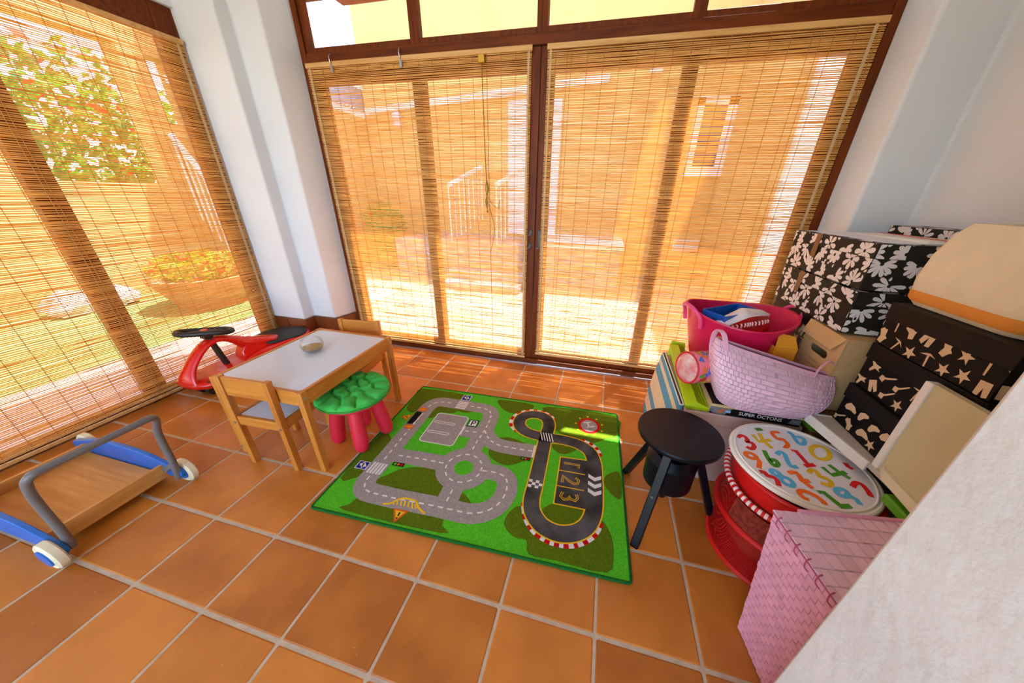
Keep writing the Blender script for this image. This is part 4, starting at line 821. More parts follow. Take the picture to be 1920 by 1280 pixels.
fp([(0.122, 0.012), (0.135, 0.034), (0.166, 0.034), (0.166, 0.010)], M_GGREY, 'printed_picture')
# green bin lid peeking behind the game box
gl = thing('green_tray', 'green plastic tray peeking out beside the black game box', 'tray', (2.0, 0.36, 0.40))
M_GREENP = mat('green plastic', (96, 168, 24), 0.4, var=0.04, scale=8)
gl_m = MB().frustum([(2.012, 0.40, 0.40), (2.06, 0.40, 0.40), (2.06, 0.52, 0.40), (2.012, 0.52, 0.40)], [(2.008, 0.392, 0.435), (2.06, 0.392, 0.425), (2.06, 0.53, 0.425), (2.008, 0.53, 0.435)])
part('shell', gl_m, M_GREENP, gl, bevel=0.006)
# drum bag
db = thing('drum_bag', 'pink drum-shaped bag with colourful print on the lime bin', 'bag', (1.62, 0.565, 0.47))
ax = Vector((0.86, 0.42, -0.05)).normalized(); c = Vector((1.552, 0.548, 0.545)); s1 = ax.cross(Vector((0, 0, 1))).normalized(); s2 = s1.cross(ax)
ringp = lambda d, r: [c + ax * d + (s1 * math.cos(a) + s2 * math.sin(a)) * r for a in [6.2832 * k / 28 for k in range(28)]]
part('body', MB().loft([ringp(0.0, 0.068), ringp(0.01, 0.073), ringp(0.12, 0.075), ringp(0.15, 0.07)]), mat('pink bag fabric', (238, 138, 150), 0.6, c2=(236, 96, 110), scale=14), db, smooth=True)
part('end_cap', MB().loft([ringp(-0.012, 0.02), ringp(-0.010, 0.045), ringp(0.002, 0.068)]), mat('clear pinkish vinyl', (230, 200, 196), 0.25, c2=(214, 60, 66), scale=22), db, smooth=True)
part('piping', MB().tube(ringp(0.0, 0.070), 0.004, 8, closed=True), mat('red piping', (206, 26, 40), 0.5), db, smooth=True)
for k in range(60):
    a0 = R.uniform(0, 6.28); d0 = R.uniform(0.02, 0.13); cc = [mat('print yellow', (236, 190, 40), 0.6), mat('print blue', (70, 110, 200), 0.6), mat('print orange', (232, 120, 50), 0.6), mat('print green', (90, 160, 60), 0.6), mat('print red', (206, 40, 40), 0.6)][k % 5]; s = R.uniform(0.008, 0.017)
    pm = MB(); pts = []
    for j in range(10):
        t_ = 6.2832 * j / 10; rr_ = s * (1 + 0.35 * math.sin(3 * t_ + k)); aa = a0 + rr_ * math.cos(t_) / 0.075; dd = d0 + rr_ * math.sin(t_)
        pts.append(c + ax * dd + (s1 * math.cos(aa) + s2 * math.sin(aa)) * (0.0757 + 0.0001 * (k % 7)))
    pm.add(pts, [tuple(range(10))]); part('printed_spot', pm, cc, db)
# magenta tub
tu = thing('rubber_tub', 'magenta flexible tub full of toys in front of the reed blind', 'tub', (1.812, 0.862, 0.40))
M_MAG = mat('magenta rubber', (214, 16, 78), 0.42, var=0.05, scale=6)
def trim_rim(a): return 0.012 * math.cos(2 * a)
outer = [(0.138, 0.002), (0.150, 0.012), (0.172, 0.08), (0.174, 0.085), (0.196, 0.16), (0.198, 0.165), (0.216, 0.235), (0.218, 0.24), (0.238, 0.325), (0.246, 0.330), (0.244, 0.338), (0.236, 0.336), (0.214, 0.235), (0.168, 0.08), (0.146, 0.018)]
loops = [[(1.812 + r_ * 0.99 * math.cos(a), 0.862 + r_ * 0.98 * math.sin(a), 0.40 + z_ * (1 + 0.05 * math.cos(2 * a))) for a in [6.2832 * k / 48 for k in range(48)]] for r_, z_ in outer]
part('shell', MB().loft(loops), M_MAG, tu, smooth=True)
for an in (3.45, 0.15):
    p0 = Vector((1.812 + 0.236 * math.cos(an - 0.30), 0.862 + 0.232 * math.sin(an - 0.30), 0.725)); p1 = Vector((1.812 + 0.236 * math.cos(an + 0.30), 0.862 + 0.232 * math.sin(an + 0.30), 0.725))
    o_ = Vector((math.cos(an), math.sin(an), 0)); m0 = (p0 + p1) / 2
    part('handle', MB().tube(cr([p0 - Vector((0, 0, 0.05)), p0 + o_ * 0.012, p0.lerp(m0, 0.45) + o_ * 0.040 + Vector((0, 0, 0.040)), p1.lerp(m0, 0.45) + o_ * 0.040 + Vector((0, 0, 0.040)), p1 + o_ * 0.012, p1 - Vector((0, 0, 0.05))], 6), 0.009, 10), mat('pink rubber', (232, 70, 130), 0.4), tu, smooth=True)
for ang in (-0.75, 4.15):
    q = Vector((1.812 + 0.219 * math.cos(ang), 0.862 + 0.216 * math.sin(ang), 0.655)); n_ = Vector((math.cos(ang), math.sin(ang), -0.25)).normalized(); tt = Vector((-math.sin(ang), math.cos(ang), 0)); uu = n_.cross(tt)
    stk = part('sticker', MB().bar(q - tt * 0.022, q + tt * 0.022, 0.004, 0.028), mat('black sticker', (20, 18, 14), 0.4), tu)
    part('sticker_print', MB().bar(q + n_ * 0.0022 - tt * 0.008, q + n_ * 0.0022 + tt * 0.010, 0.003, 0.016), mat('sticker yellow', (220, 180, 40), 0.4), stk)
tb2 = thing('blue_tray', 'open blue plastic box sticking out of the magenta tub', 'box', (1.628, 0.80, 0.62), 0.665)
part('shell', openbox(0.0, -0.125, 0.0, 0.262, 0.0, 0.132, 0.004, 0.012), mat('blue plastic', (16, 84, 170), 0.4, var=0.04, scale=8), tb2, world=False, bevel=0.002)
tbb = thing('toy_ball', 'teal green ball lying inside the blue plastic box', 'ball', (1.73, 0.79, 0.63))
part('ball', MB().lathe([(0.0, 0.0), (0.02, 0.004), (0.036, 0.02), (0.04, 0.04), (0.036, 0.06), (0.02, 0.076), (0, 0.08)], 20, (0, 0, 0.0)), mat('teal plastic', (40, 130, 120), 0.5), tbb, world=False, smooth=True)
wb2 = thing('toy_pouch', 'white and red toy pouch lying on top in the magenta tub', 'pouch', (1.80, 0.74, 0.68))
M_PW = mat('white pouch cloth', (240, 226, 224), 0.8, var=0.05, scale=16, bump=0.4, bscale=60)
PO = cr([[1.664, 0.712, 0.7], [1.682, 0.736, 0.722], [1.777, 0.822, 0.748], [1.82, 0.857, 0.757], [1.896, 0.868, 0.75], [1.954, 0.873, 0.735]], 6); PI_ = cr([[1.709, 0.699, 0.7], [1.735, 0.7, 0.72], [1.797, 0.734, 0.742], [1.828, 0.753, 0.748], [1.886, 0.798, 0.744], [1.937, 0.845, 0.733]], 6); PQ = cr([[1.708, 0.685, 0.695], [1.743, 0.682, 0.695], [1.789, 0.689, 0.695], [1.828, 0.707, 0.695], [1.881, 0.738, 0.7], [1.919, 0.765, 0.71]], 6)
loops = []; lred = []
for k, (o_, i_, q_) in enumerate(zip(PO, PI_, PQ)):
    f = k / (len(PO) - 1); o_, i_, q_ = Vector(o_), Vector(i_), Vector(q_); hump = Vector((0, 0, 0.016 * math.sin(math.pi * f) + 0.003 * math.sin(17 * f)))
    loops.append([o_, o_.lerp(i_, 0.35) + hump, o_.lerp(i_, 0.7) + hump, i_, i_ - Vector((0, 0, 0.006)), o_.lerp(i_, 0.5) - Vector((0, 0, 0.02)), o_ - Vector((0, 0, 0.01))])
    lred.append([i_ - Vector((0, 0, 0.002)), i_.lerp(q_, 0.4) - Vector((0, 0, 0.006)), q_ - Vector((0, 0, 0.002)), q_ - Vector((0, 0, 0.03)), i_ - Vector((0, 0, 0.03))])
part('flap', MB().loft(loops), M_PW, wb2, smooth=True, ang=80)
part('red_lining', MB().loft(lred), mat('red vinyl', (206, 14, 14), 0.3, c2=(150, 6, 8), scale=20), wb2, smooth=True, ang=80)
for k in range(13):
    j = 4 + 2 * k; i_, q_ = Vector(PI_[min(j, 30)]), Vector(PQ[min(j, 30)]); b0 = i_.lerp(q_, 0.55) + Vector((0, 0, 0.001)); dv = (q_ - i_).normalized() * 0.010
    part('printed_stripe', MB().tube([b0 - dv, b0 + Vector((0.004, 0.002, 0.002)), b0 + dv], 0.0036, 6), mat('pink white print', (248, 190, 190), 0.5), wb2)
# orange carton
oc = thing('orange_carton', 'small orange cardboard carton between the magenta tub and brown box', 'carton', (1.95, 0.67, 0.40))
M_OC = mat('orange card', (226, 150, 30), 0.6, var=0.06, scale=14)
part('body', openbox(1.905, 0.635, 0.402, 1.992, 0.705, 0.655, 0.003), M_OC, oc)
part('flap', MB().frustum([(1.905, 0.633, 0.655), (1.992, 0.633, 0.655), (1.992, 0.637, 0.655), (1.905, 0.637, 0.655)], [(1.917, 0.662, 0.712), (1.98, 0.662, 0.702), (1.98, 0.666, 0.702), (1.917, 0.666, 0.712)]), M_OC, oc)
# blue case behind the basket
bc = thing('blue_case', 'small blue plastic case below the orange carton', 'case', (2.02, 0.55, 0.43))
part('body', MB().box(1.992, 0.535, 0.436, 2.046, 0.578, 0.52), mat('deep blue plastic', (16, 70, 150), 0.4), bc, bevel=0.004)

# weave of flat strips over a patch S(u, v) -> point
def weave(S, nu, nv, lift, gap=0.06, closed=False, seed=0, skew=0.5):
    mb = MB(); rr = random.Random(seed); mb.t = []
    for j in range(nv):
        off = skew * (j % 2)
        for i in range(-1 if (off and not closed) else 0, nu):
            u0, u1 = (i + off) / nu, (i + 1 + off) / nu
            if not closed: u0, u1 = max(0, u0), min(1, u1)
            if u1 - u0 < 0.1 / nu: continue
            v0, v1 = j / nv, (j + 1) / nv; du, dv = (u1 - u0), (v1 - v0)
            o_ = [(u0, v0), (u1, v0), (u1, v1), (u0, v1)]; i_ = [(u0 + gap * du, v0 + gap * dv), (u1 - gap * du, v0 + gap * dv), (u1 - gap * du, v1 - gap * dv), (u0 + gap * du, v1 - gap * dv)]
            um, vm = (u0 + u1) / 2, (v0 + v1) / 2; P0 = Vector(S(um, vm)); n_ = (Vector(S(um + 0.004, vm)) - Vector(S(um - 0.004, vm))).cross(Vector(S(um, vm + 0.01)) - Vector(S(um, vm - 0.01))).normalized()
            hl = lift * rr.uniform(0.75, 1.25)
            oo = [Vector(S(*p)) for p in o_]; ii = [Vector(S(*p)) + n_ * hl * (1.0 if k in (0, 3) else 0.45) for k, p in enumerate(i_)]
            tv = rr.uniform(0.86, 1.0); mb.t += [tv] + [tv * 0.74] * 4  # slopes darkened to paint groove shade; plates vary at random
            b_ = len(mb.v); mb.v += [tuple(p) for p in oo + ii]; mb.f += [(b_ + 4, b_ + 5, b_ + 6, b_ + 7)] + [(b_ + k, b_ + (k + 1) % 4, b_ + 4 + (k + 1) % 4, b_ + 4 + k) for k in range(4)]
    return mb
def wpart(name, mb, m, parent):
    me = bpy.data.meshes.new(name); me.from_pydata(mb.v, [], mb.f); me.update()
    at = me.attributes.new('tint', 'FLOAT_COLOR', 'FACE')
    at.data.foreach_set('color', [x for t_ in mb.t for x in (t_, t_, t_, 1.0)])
    o = link(name, me, m, parent); o['kind'] = 'stuff'; return o
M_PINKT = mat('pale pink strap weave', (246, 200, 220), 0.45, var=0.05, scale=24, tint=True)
M_PINKW = mat('pale pink strap', (228, 170, 192), 0.45, var=0.08, scale=24)
# pink woven tote basket
pb = thing('woven_tote', 'pale pink woven basket with two handles on top of the pile', 'basket', (1.845, 0.505, 0.447), -0.05)
def TB(u, v, inn=0.0):
    a = 2 * math.pi * u; f = v
    hx = 0.160 + 0.062 * f + 0.02 * math.sin(math.pi * f) - inn; hy = 0.085 + 0.075 * math.sin(math.pi * min(1, f * 0.62)) - 0.148 * f ** 2.2 + 0.02 - inn
    ca, sa = math.cos(a), math.sin(a); e = 0.62
    x = hx * math.copysign(abs(ca) ** e, ca); y = hy * math.copysign(abs(sa) ** e, sa)
    zr = 0.206 + 0.006 * (abs(ca) ** 3) - 0.050 * (x / 0.22)
    return (x, y, 0.002 + zr * f)
tbm = weave(TB, 50, 14, 0.0034, 0.08, True, 3)
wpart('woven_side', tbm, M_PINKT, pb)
part('lining', MB().loft([[TB(k / 60, v, 0.003) for k in range(60)] for v in (0.0, 0.2, 0.4, 0.6, 0.8, 0.99)], True, False), mat('pink inner strap', (206, 140, 166), 0.6), pb, world=False, smooth=True)
part('rim', MB().tube([TB(k / 60, 1.0) for k in range(60)], 0.0065, 8, closed=True), M_PINKW, pb, world=False, smooth=True)
def band(pts, w, side):
    loops = []; P = [Vector(p) for p in cr(pts, 6)]; s_ = Vector(side).normalized() * w / 2
    for i, p in enumerate(P):
        d = (P[min(i + 1, len(P) - 1)] - P[max(i - 1, 0)]).normalized(); n_ = d.cross(s_).normalized() * 0.002
        loops.append([p - s_ - n_, p + s_ - n_, p + s_ + n_, p - s_ + n_])
    return MB().loft(loops)
part('handle', band([(-0.185, -0.045, 0.165), (-0.190, -0.042, 0.235), (-0.205, -0.03, 0.290), (-0.220, -0.005, 0.305), (-0.228, 0.020, 0.280), (-0.222, 0.035, 0.225), (-0.210, 0.035, 0.17)], 0.020, (1, 0.15, 0)), M_PINKW, pb, world=False, bevel=0.001)
part('handle', band([(0.135, -0.040, 0.115), (0.140, -0.036, 0.185), (0.160, -0.022, 0.222), (0.190, 0.0, 0.228), (0.212, 0.014, 0.195), (0.208, 0.022, 0.11)], 0.020, (0.35, 1, 0)), M_PINKW, pb, world=False, bevel=0.001)
bt = thing('blue_white_toy', 'small blue and white toy showing inside the pink woven basket', 'toy', (1.86, 0.505, 0.56))
part('body', MB().tube([(1.82, 0.512, 0.62), (1.86, 0.508, 0.632), (1.90, 0.502, 0.615)], [0.012, 0.018, 0.012], 12), mat('sky blue plastic', (90, 160, 220), 0.4), bt, smooth=True)
part('stripe', MB().tube([(1.845, 0.510, 0.629), (1.851, 0.509, 0.6315)], 0.0195, 12), mat('white plastic', (240, 240, 244), 0.4), bt, smooth=True)

# printed boxes
def frame3(o_, u_, v_): return Vector(o_), Vector(u_).normalized(), Vector(v_).normalized()
def decal(fr, polys, eps=0.0006):
    o_, u_, v_ = fr; n_ = u_.cross(v_); mb = MB()
    for k, p in enumerate(polys): mb.add([o_ + u_ * a + v_ * b + n_ * (eps + 0.00003 * (k % 9)) for a, b in p], [tuple(range(len(p)))])
    return mb
def clip(poly, w, h):
    def cut(P, f, g):
        out = []
        for i in range(len(P)):
            a, b = P[i], P[(i + 1) % len(P)]; fa, fb = f(a), f(b)
            if fa >= 0: out.append(a)
            if fa * fb < 0: t_ = fa / (fa - fb); out.append((a[0] + (b[0] - a[0]) * t_, a[1] + (b[1] - a[1]) * t_))
        return out
    m = 0.001
    for f in (lambda p: p[0] - m, lambda p: w - m - p[0], lambda p: p[1] - m, lambda p: h - m - p[1]):
        poly = cut(poly, f, None)
        if len(poly) < 3: return None
    return poly
def petal(cx, cy, a, l, w, r0=0.006):
    ca, sa = math.cos(a), math.sin(a); pts = [(0, 0.25), (0.25, 0.62), (0.6, 1.0), (0.88, 0.8), (1.0, 0.0)]
    loc = [(r0 + x * l, y * w / 2) for x, y in pts] + [(r0 + x * l, -y * w / 2) for x, y in reversed(pts[:-1])]
    return [(cx + x * ca - y * sa, cy + x * sa + y * ca) for x, y in loc]
def flowers(w, h, rr):
    out = []; s = 0.104; j = 0; y = 0.02
    while y < h + 0.05:
        x = -0.02 + (s * 0.5 if j % 2 else 0)
        while x < w + 0.05:
            a0 = rr.uniform(0, 6.28); L = rr.uniform(0.036, 0.046); n = rr.choice((6, 7, 8)); span = rr.choice((3.4, 3.9, 4.4, 6.28))
            for k in range(n):
                p = clip(petal(x, y, a0 + span * k / n, L * rr.uniform(0.8, 1.15), 0.0150 if span < 5 else 0.0195), w, h)
                if p: out.append(p)
            for k in range(3):
                p = clip(petal(x + rr.choice((-1, 1)) * rr.uniform(0.03, 0.055), y + rr.choice((-1, 1)) * rr.uniform(0.03, 0.05), rr.uniform(0, 6.28), 0.014, 0.009, 0.0), w, h)
                if p: out.append(p)
            x += s
        y += s * 0.72; j += 1
    return out
SHAPES = [[(-0.5, -0.1), (-0.35, 0.3), (0.1, 0.42), (0.5, 0.3), (0.55, 0.12), (0.1, -0.05), (-0.2, -0.35), (-0.45, -0.35)],                                   # clog
 [(-0.5, 0.32), (-0.15, 0.42), (0.1, 0.45), (0.5, 0.22), (0.1, 0.33), (0.05, -0.5), (-0.05, -0.5), (-0.04, 0.33), (-0.15, 0.3)],                            # pickaxe
 [(-0.35, 0.5), (0.35, 0.5), (0.4, -0.4), (0.12, -0.5), (0.0, 0.1), (-0.12, -0.5), (-0.4, -0.4)],                                                          # trousers
 [(-0.55, 0.35), (-0.1, 0.3), (0.4, 0.45), (0.3, 0.2), (0.55, 0.1), (0.1, 0.02), (-0.1, -0.45), (-0.25, -0.4), (-0.2, 0.05), (-0.5, 0.2)],               # animal
 [(-0.3, 0.5), (0.05, 0.42), (0.4, 0.5), (0.38, -0.3), (0.1, -0.5), (-0.35, -0.35)],                                                                       # shirt
 [(-0.4, 0.3), (-0.2, 0.5), (-0.02, 0.45), (0.12, 0.5), (0.2, 0.1), (0.42, -0.05), (0.3, -0.15), (0.15, -0.5), (-0.2, -0.45), (-0.15, -0.05)],             # glove
 [(0, 0.5), (0.12, 0.12), (0.5, 0.1), (0.2, -0.12), (0.3, -0.5), (0, -0.24), (-0.3, -0.5), (-0.2, -0.12), (-0.5, 0.1), (-0.12, 0.12)],                     # starfish
 [(-0.5, -0.5), (-0.12, -0.5), (-0.1, -0.18), (0.02, -0.1), (0.45, 0.38), (0.5, 0.5), (0.36, 0.44), (-0.08, -0.02), (-0.22, -0.1), (-0.5, -0.15)]]         # spade
def tools(w, h, rr):
    out = []; s = 0.054; n = 0; y = s * 0.45
    while y < h + 0.02:
        x = s * (0.45 + (0.5 if n % 2 else 0))
        while x < w + 0.02:
            sh = SHAPES[rr.randrange(8)]; q = s * rr.uniform(0.72, 0.92); a = rr.uniform(-0.5, 0.5); ca, sa = math.cos(a), math.sin(a); X, Y_ = x + rr.uniform(-.006, .006), y + rr.uniform(-.006, .006)
            p = clip([(X + q * (u * ca - v * sa), Y_ + q * (u * sa + v * ca)) for u, v in sh], w, h)
            if p: out.append(p)
            x += s
        y += s * 0.95; n += 1
    return out
M_FBLK = mat('dark olive card', (42, 37, 31), 0.6, spec=0.15); M_FWHT = mat('white flower print', (232, 222, 218), 0.65); M_TBLK = mat('black card', (16, 14, 13), 0.55, spec=0.15); M_TTAN = mat('tan tool print', (216, 184, 146), 0.65); M_TLID = mat('black box lid', (20, 17, 15), 0.5, spec=0.15); M_LEATH = mat('brown leather tab', (126, 82, 34), 0.6, var=0.1, scale=30)
def pbox(name, label, group, x0, x1, y0, y1, z0, z1, kind, seed, lidh=0.04, tab=None, sheet=None):
    t = thing(name, label, 'box', ((x0 + x1) / 2, (y0 + y1) / 2, z0), group=group); rr = random.Random(seed)
    mB, mP = (M_FBLK, M_FWHT) if kind == 'f' else (M_TBLK, M_TTAN); gen = flowers if kind == 'f' else tools
    part('body', MB().box(x0, y0, z0, x1, y1, z1 - 0.004), mB, t, bevel=0.0015)
    o = 0.004; ld = part('lid', MB().box(x0 - o, y0 - o, z1 - lidh, x1 + o, y1 + o, z1), mB if kind == 'f' else M_TLID, t, bevel=0.0015)
    hb = z1 - lidh - z0
    part('printed_pattern', decal(frame3((x0, y1, z0), (0, -1, 0), (0, 0, 1)), gen(y1 - y0, hb, rr)).join(decal(frame3((x0, y0, z0), (1, 0, 0), (0, 0, 1)), gen(x1 - x0, hb, rr))), mP, t, kind='stuff')
    if kind == 'f':
        part('printed_pattern', decal(frame3((x0 - o, y1, z1 - lidh), (0, -1, 0), (0, 0, 1)), gen(y1 - y0, lidh, rr)).join(decal(frame3((x0, y0 - o, z1 - lidh), (1, 0, 0), (0, 0, 1)), gen(x1 - x0, lidh, rr))).join(decal(frame3((x0, y0, z1), (1, 0, 0), (0, 1, 0)), gen(x1 - x0, y1 - y0, rr))), mP, ld, kind='stuff')
    if tab: part('leather_tab', MB().box(x0 - o - 0.003, tab - 0.017, z1 - lidh - 0.045, x0 - o - 0.001, tab + 0.017, z1 + 0.001), M_LEATH, t)
    return t
pbox('flower_box', 'upper white flowered dark box of the front stack', 'flowered storage boxes', 2.05, 2.40, 0.555, 1.105, 0.946, 1.108, 'f', 3, 0.05, 0.90)
pbox('flower_box', 'lower white flowered dark box of the front stack', 'flowered storage boxes', 2.05, 2.40, 0.545, 1.095, 0.779, 0.941, 'f', 4, 0.05, 0.92)
pbox('flower_box', 'flowered dark box standing behind against the white wall', 'flowered storage boxes', 2.42, 2.54, 0.50, 1.10, 0.779, 1.145, 'f', 5, 0.05)
pbox('tool_box_carton', 'tan patterned black box under the flowered boxes behind the tub', 'black boxes with tan tool print', 2.072, 2.40, 0.735, 1.10, 0.462, 0.772, 't', 6, 0.05)
pbox('tool_box_carton', 'topmost tan patterned black box of the near stack', 'black boxes with tan tool print', 2.052, 2.38, 0.02, 0.388, 0.813, 0.948, 't', 7, 0.052)
pbox('tool_box_carton', 'middle tan patterned black box of the near stack', 'black boxes with tan tool print', 2.056, 2.38, 0.02, 0.386, 0.653, 0.809, 't', 8, 0.056)
pbox('tool_box_carton', 'bottom tan patterned black box of the near stack', 'black boxes with tan tool print', 2.05, 2.38, 0.02, 0.384, 0.492, 0.648, 't', 9, 0.054)
ps = thing('paper_sheets', 'white paper sheets lying on the upper flowered box', 'paper', (2.22, 0.80, 1.109))
part('sheet', MB().box(2.075, 0.58, 1.1095, 2.385, 1.04, 1.1125), mat('white paper', (236, 236, 240), 0.7), ps); part('folded_sheet', MB().frustum([(2.19, 0.57, 1.1127), (2.37, 0.60, 1.1127), (2.37, 0.93, 1.1127), (2.19, 0.95, 1.1127)], [(2.20, 0.58, 1.122), (2.36, 0.61, 1.120), (2.36, 0.92, 1.1155), (2.20, 0.94, 1.1155)]), mat('cream paper', (240, 236, 226), 0.7), ps)
part('red_ribbon', MB().box(2.25, 0.575, 1.1225, 2.262, 0.90, 1.1245), mat('red ribbon', (206, 70, 70), 0.6), ps)
# brown archive box with handle hole
cb = thing('archive_box', 'brown cardboard archive box with oval hand hole below the flowered boxes', 'box', (2.2, 0.61, 0.462))
M_KRAFT = mat('brown card', (206, 164, 112), 0.75, var=0.04, scale=20, bump=0.06, bscale=200)
zz0, zz1 = 0.464, 0.772
fr_ = MB(); hole = [(0.608 + 0.042 * (1 if math.cos(a) > 0 else -1) * (1 if abs(math.cos(a)) > 1e-6 else 0) + 0.016 * math.cos(a), 0.672 + 0.016 * math.sin(a)) for a in [6.2832 * (k + 0.5) / 16 for k in range(16)]]
oq = [(0.728, zz1 - 0.004), (0.608, zz1 - 0.004), (0.488, zz1 - 0.004), (0.488, 0.672), (0.488, zz0), (0.608, zz0), (0.728, zz0), (0.728, 0.672)]
ho = hole; bm_ = bmesh.new()
vo = [bm_.verts.new((2.05, y, z)) for y, z in oq]; vh = [bm_.verts.new((2.05, y, z)) for y, z in ho]
eo = [bm_.edges.new((vo[i], vo[(i + 1) % len(vo)])) for i in range(len(vo))] + [bm_.edges.new((vh[i], vh[(i + 1) % len(vh)])) for i in range(len(vh))]
bmesh.ops.triangle_fill(bm_, use_beauty=True, edges=eo)
bm_.verts.index_update(); fr_.add([v.co.copy() for v in bm_.verts], [tuple(v.index for v in f.verts) for f in bm_.faces if not all(v in vh for v in f.verts)]); bm_.free()
fo = part('front_panel', fr_, M_KRAFT, cb); sm = fo.modifiers.new('solid', 'SOLIDIFY'); sm.thickness = 0.004; sm.offset = 0
part('body', MB().box(2.054, 0.488, zz0, 2.40, 0.4925, zz1 - 0.004).box(2.054, 0.7235, zz0, 2.40, 0.728, zz1 - 0.004).box(2.396, 0.4925, zz0, 2.40, 0.7235, zz1 - 0.004).box(2.054, 0.4925, zz0, 2.396, 0.7235, zz0 + 0.004), M_KRAFT, cb)
part('lid', MB().box(2.05, 0.486, zz1 - 0.004, 2.40, 0.73, zz1), M_KRAFT, cb)
part('lid_flap', MB().frustum([(2.032, 0.525, zz1 - 0.060), (2.032, 0.730, zz1 - 0.060), (2.035, 0.730, zz1 - 0.060), (2.035, 0.525, zz1 - 0.060)], [(2.046, 0.488, zz1), (2.046, 0.730, zz1), (2.049, 0.730, zz1), (2.049, 0.488, zz1)]), M_KRAFT, cb)
part('printed_lines', decal(frame3((2.0475, 0.645, 0.58), (0, -1, 0), (0, 0, 1)), [[(0, z), (0.06, z), (0.06, z + 0.0018), (0, z + 0.0018)] for z in (0.0, 0.022, 0.044)]), mat('dark print', (70, 50, 34), 0.7), cb)
# cartons and units carrying the stacks
ca_ = thing('floor_carton', 'plain brown carton on the floor carrying the stacked boxes', 'carton', (2.27, 0.77, 0))
part('body', MB().box(2.025, 0.405, 0, 2.50, 1.15, 0.46), mat('dark brown card', (136, 98, 58), 0.8, var=0.06, scale=10), ca_, bevel=0.003)
sh_ = thing('low_bench', 'low white bench holding the near stack of black boxes', 'bench', (2.24, 0.21, 0))
M_WLAM = mat('white laminate', (196, 186, 170), 0.45, var=0.02, scale=4)
part('top', MB().prism([(1.978, 0.388), (2.024, 0.14), (2.028, 0.045), (2.50, 0.045), (2.50, 0.388)], 0.470, 0.490), M_WLAM, sh_, bevel=0.002); part('side_panel', MB().box(2.09, 0.368, 0, 2.50, 0.386, 0.470), M_WLAM, sh_); part('side_panel', MB().box(2.09, 0.047, 0, 2.50, 0.065, 0.470), M_WLAM, sh_); part('back_panel', MB().box(2.48, 0.065, 0, 2.50, 0.368, 0.470), M_WLAM, sh_)
part('top_edge', MB().bar((1.975, 0.390, 0.474), (2.021, 0.142, 0.474), 0.007, 0.037).bar((1.972, 0.391, 0.474), (2.05, 0.391, 0.474), 0.007, 0.037), mat('white edging', (236, 232, 224), 0.4), sh_)
gn = thing('green_bin', 'green plastic bin beside the number-lid hamper', 'bin', (2.24, -0.18, 0))
part('shell', openbox(2.10, -0.40, 0, 2.50, 0.035, 0.44, 0.004, 0.01), M_GREENP, gn, bevel=0.004); part('lid', MB().box(2.004, -0.41, 0.44, 2.51, 0.04, 0.470), M_GREENP, gn, bevel=0.006)
cr_ = thing('cream_folder', 'upright cream board with painted lit edge in front of the black boxes', 'board', (2.0, -0.08, 0.47))
part('board', MB().box(2.026, -0.30, 0.493, 2.044, 0.118, 0.80), mat('cream board', (206, 192, 150), 0.6, var=0.05, scale=6), cr_); part('painted_lit_edge', MB().box(2.019, 0.112, 0.493, 2.046, 0.134, 0.80), mat('white edging', (236, 232, 224), 0.4), cr_, bevel=0.003)  # white strip paints the light catching the folded rim
part('folded_foot', MB().frustum([(2.002, -0.30, 0.4705), (2.026, -0.30, 0.4705), (2.026, 0.105, 0.4925), (2.006, 0.07, 0.4925)], [(2.012, -0.30, 0.505), (2.026, -0.30, 0.505), (2.026, 0.105, 0.515), (2.014, 0.08, 0.515)]), mat('cream fold', (224, 212, 180), 0.6), cr_)
bg_ = thing('canvas_bag', 'cream canvas bag with orange stripe standing on the black boxes', 'bag', (2.2, 0.24, 0.949))
lo_ = []
for z_, e_ in ((0.950, 0.0), (0.97, 0.012), (1.03, 0.016), (1.10, 0.010), (1.16, -0.004), (1.19, -0.02)): lo_.append([(x, y, z_) for x, y in rrect(2.085 - e_, 0.08 - e_, 2.30 + e_, 0.405 + e_, 0.05, 5)])
part('body', MB().loft(lo_), mat('cream bag cloth', (232, 216, 186), 0.85, var=0.05, scale=12, bump=0.3, bscale=120), bg_, smooth=True)
part('stripe', MB().loft([[(x, y, z_) for x, y in rrect(2.085 - e_ - 0.0015, 0.08 - e_ - 0.0015, 2.30 + e_ + 0.0015, 0.405 + e_ + 0.0015, 0.05, 5)] for z_, e_ in ((0.962, 0.007), (0.97, 0.012), (0.995, 0.0137))], False, False), mat('orange stripe cloth', (232, 150, 60), 0.85), bg_, smooth=True)

# ------------------------------------------------------------------ red mesh hamper with numbered lid
hm = thing('mesh_hamper', 'red mesh pop-up hamper with a white lid printed with numbers', 'hamper', (1.865, 0.15, 0))
M_HRED = mat('red nylon', (206, 14, 14), 0.45, var=0.06, scale=10)
mm = bpy.data.materials.new('red mesh net'); mm.use_nodes = True
n_ = mm.node_tree.nodes; l_ = mm.node_tree.links; b_ = n_['Principled BSDF']; b_.inputs['Base Color'].default_value = lin((196, 12, 10)); b_.inputs['Roughness'].default_value = 0.6
tc_ = n_.new('ShaderNodeTexCoord'); ck = n_.new('ShaderNodeTexVoronoi'); ck.feature = 'DISTANCE_TO_EDGE'; ck.inputs['Scale'].default_value = 320; ck.inputs['Randomness'].default_value = 0.2
l_.new(tc_.outputs['Object'], ck.inputs['Vector']); gt = n_.new('ShaderNodeMath'); gt.operation = 'GREATER_THAN'; gt.inputs[1].default_value = 0.11; l_.new(ck.outputs['Distance'], gt.inputs[0])
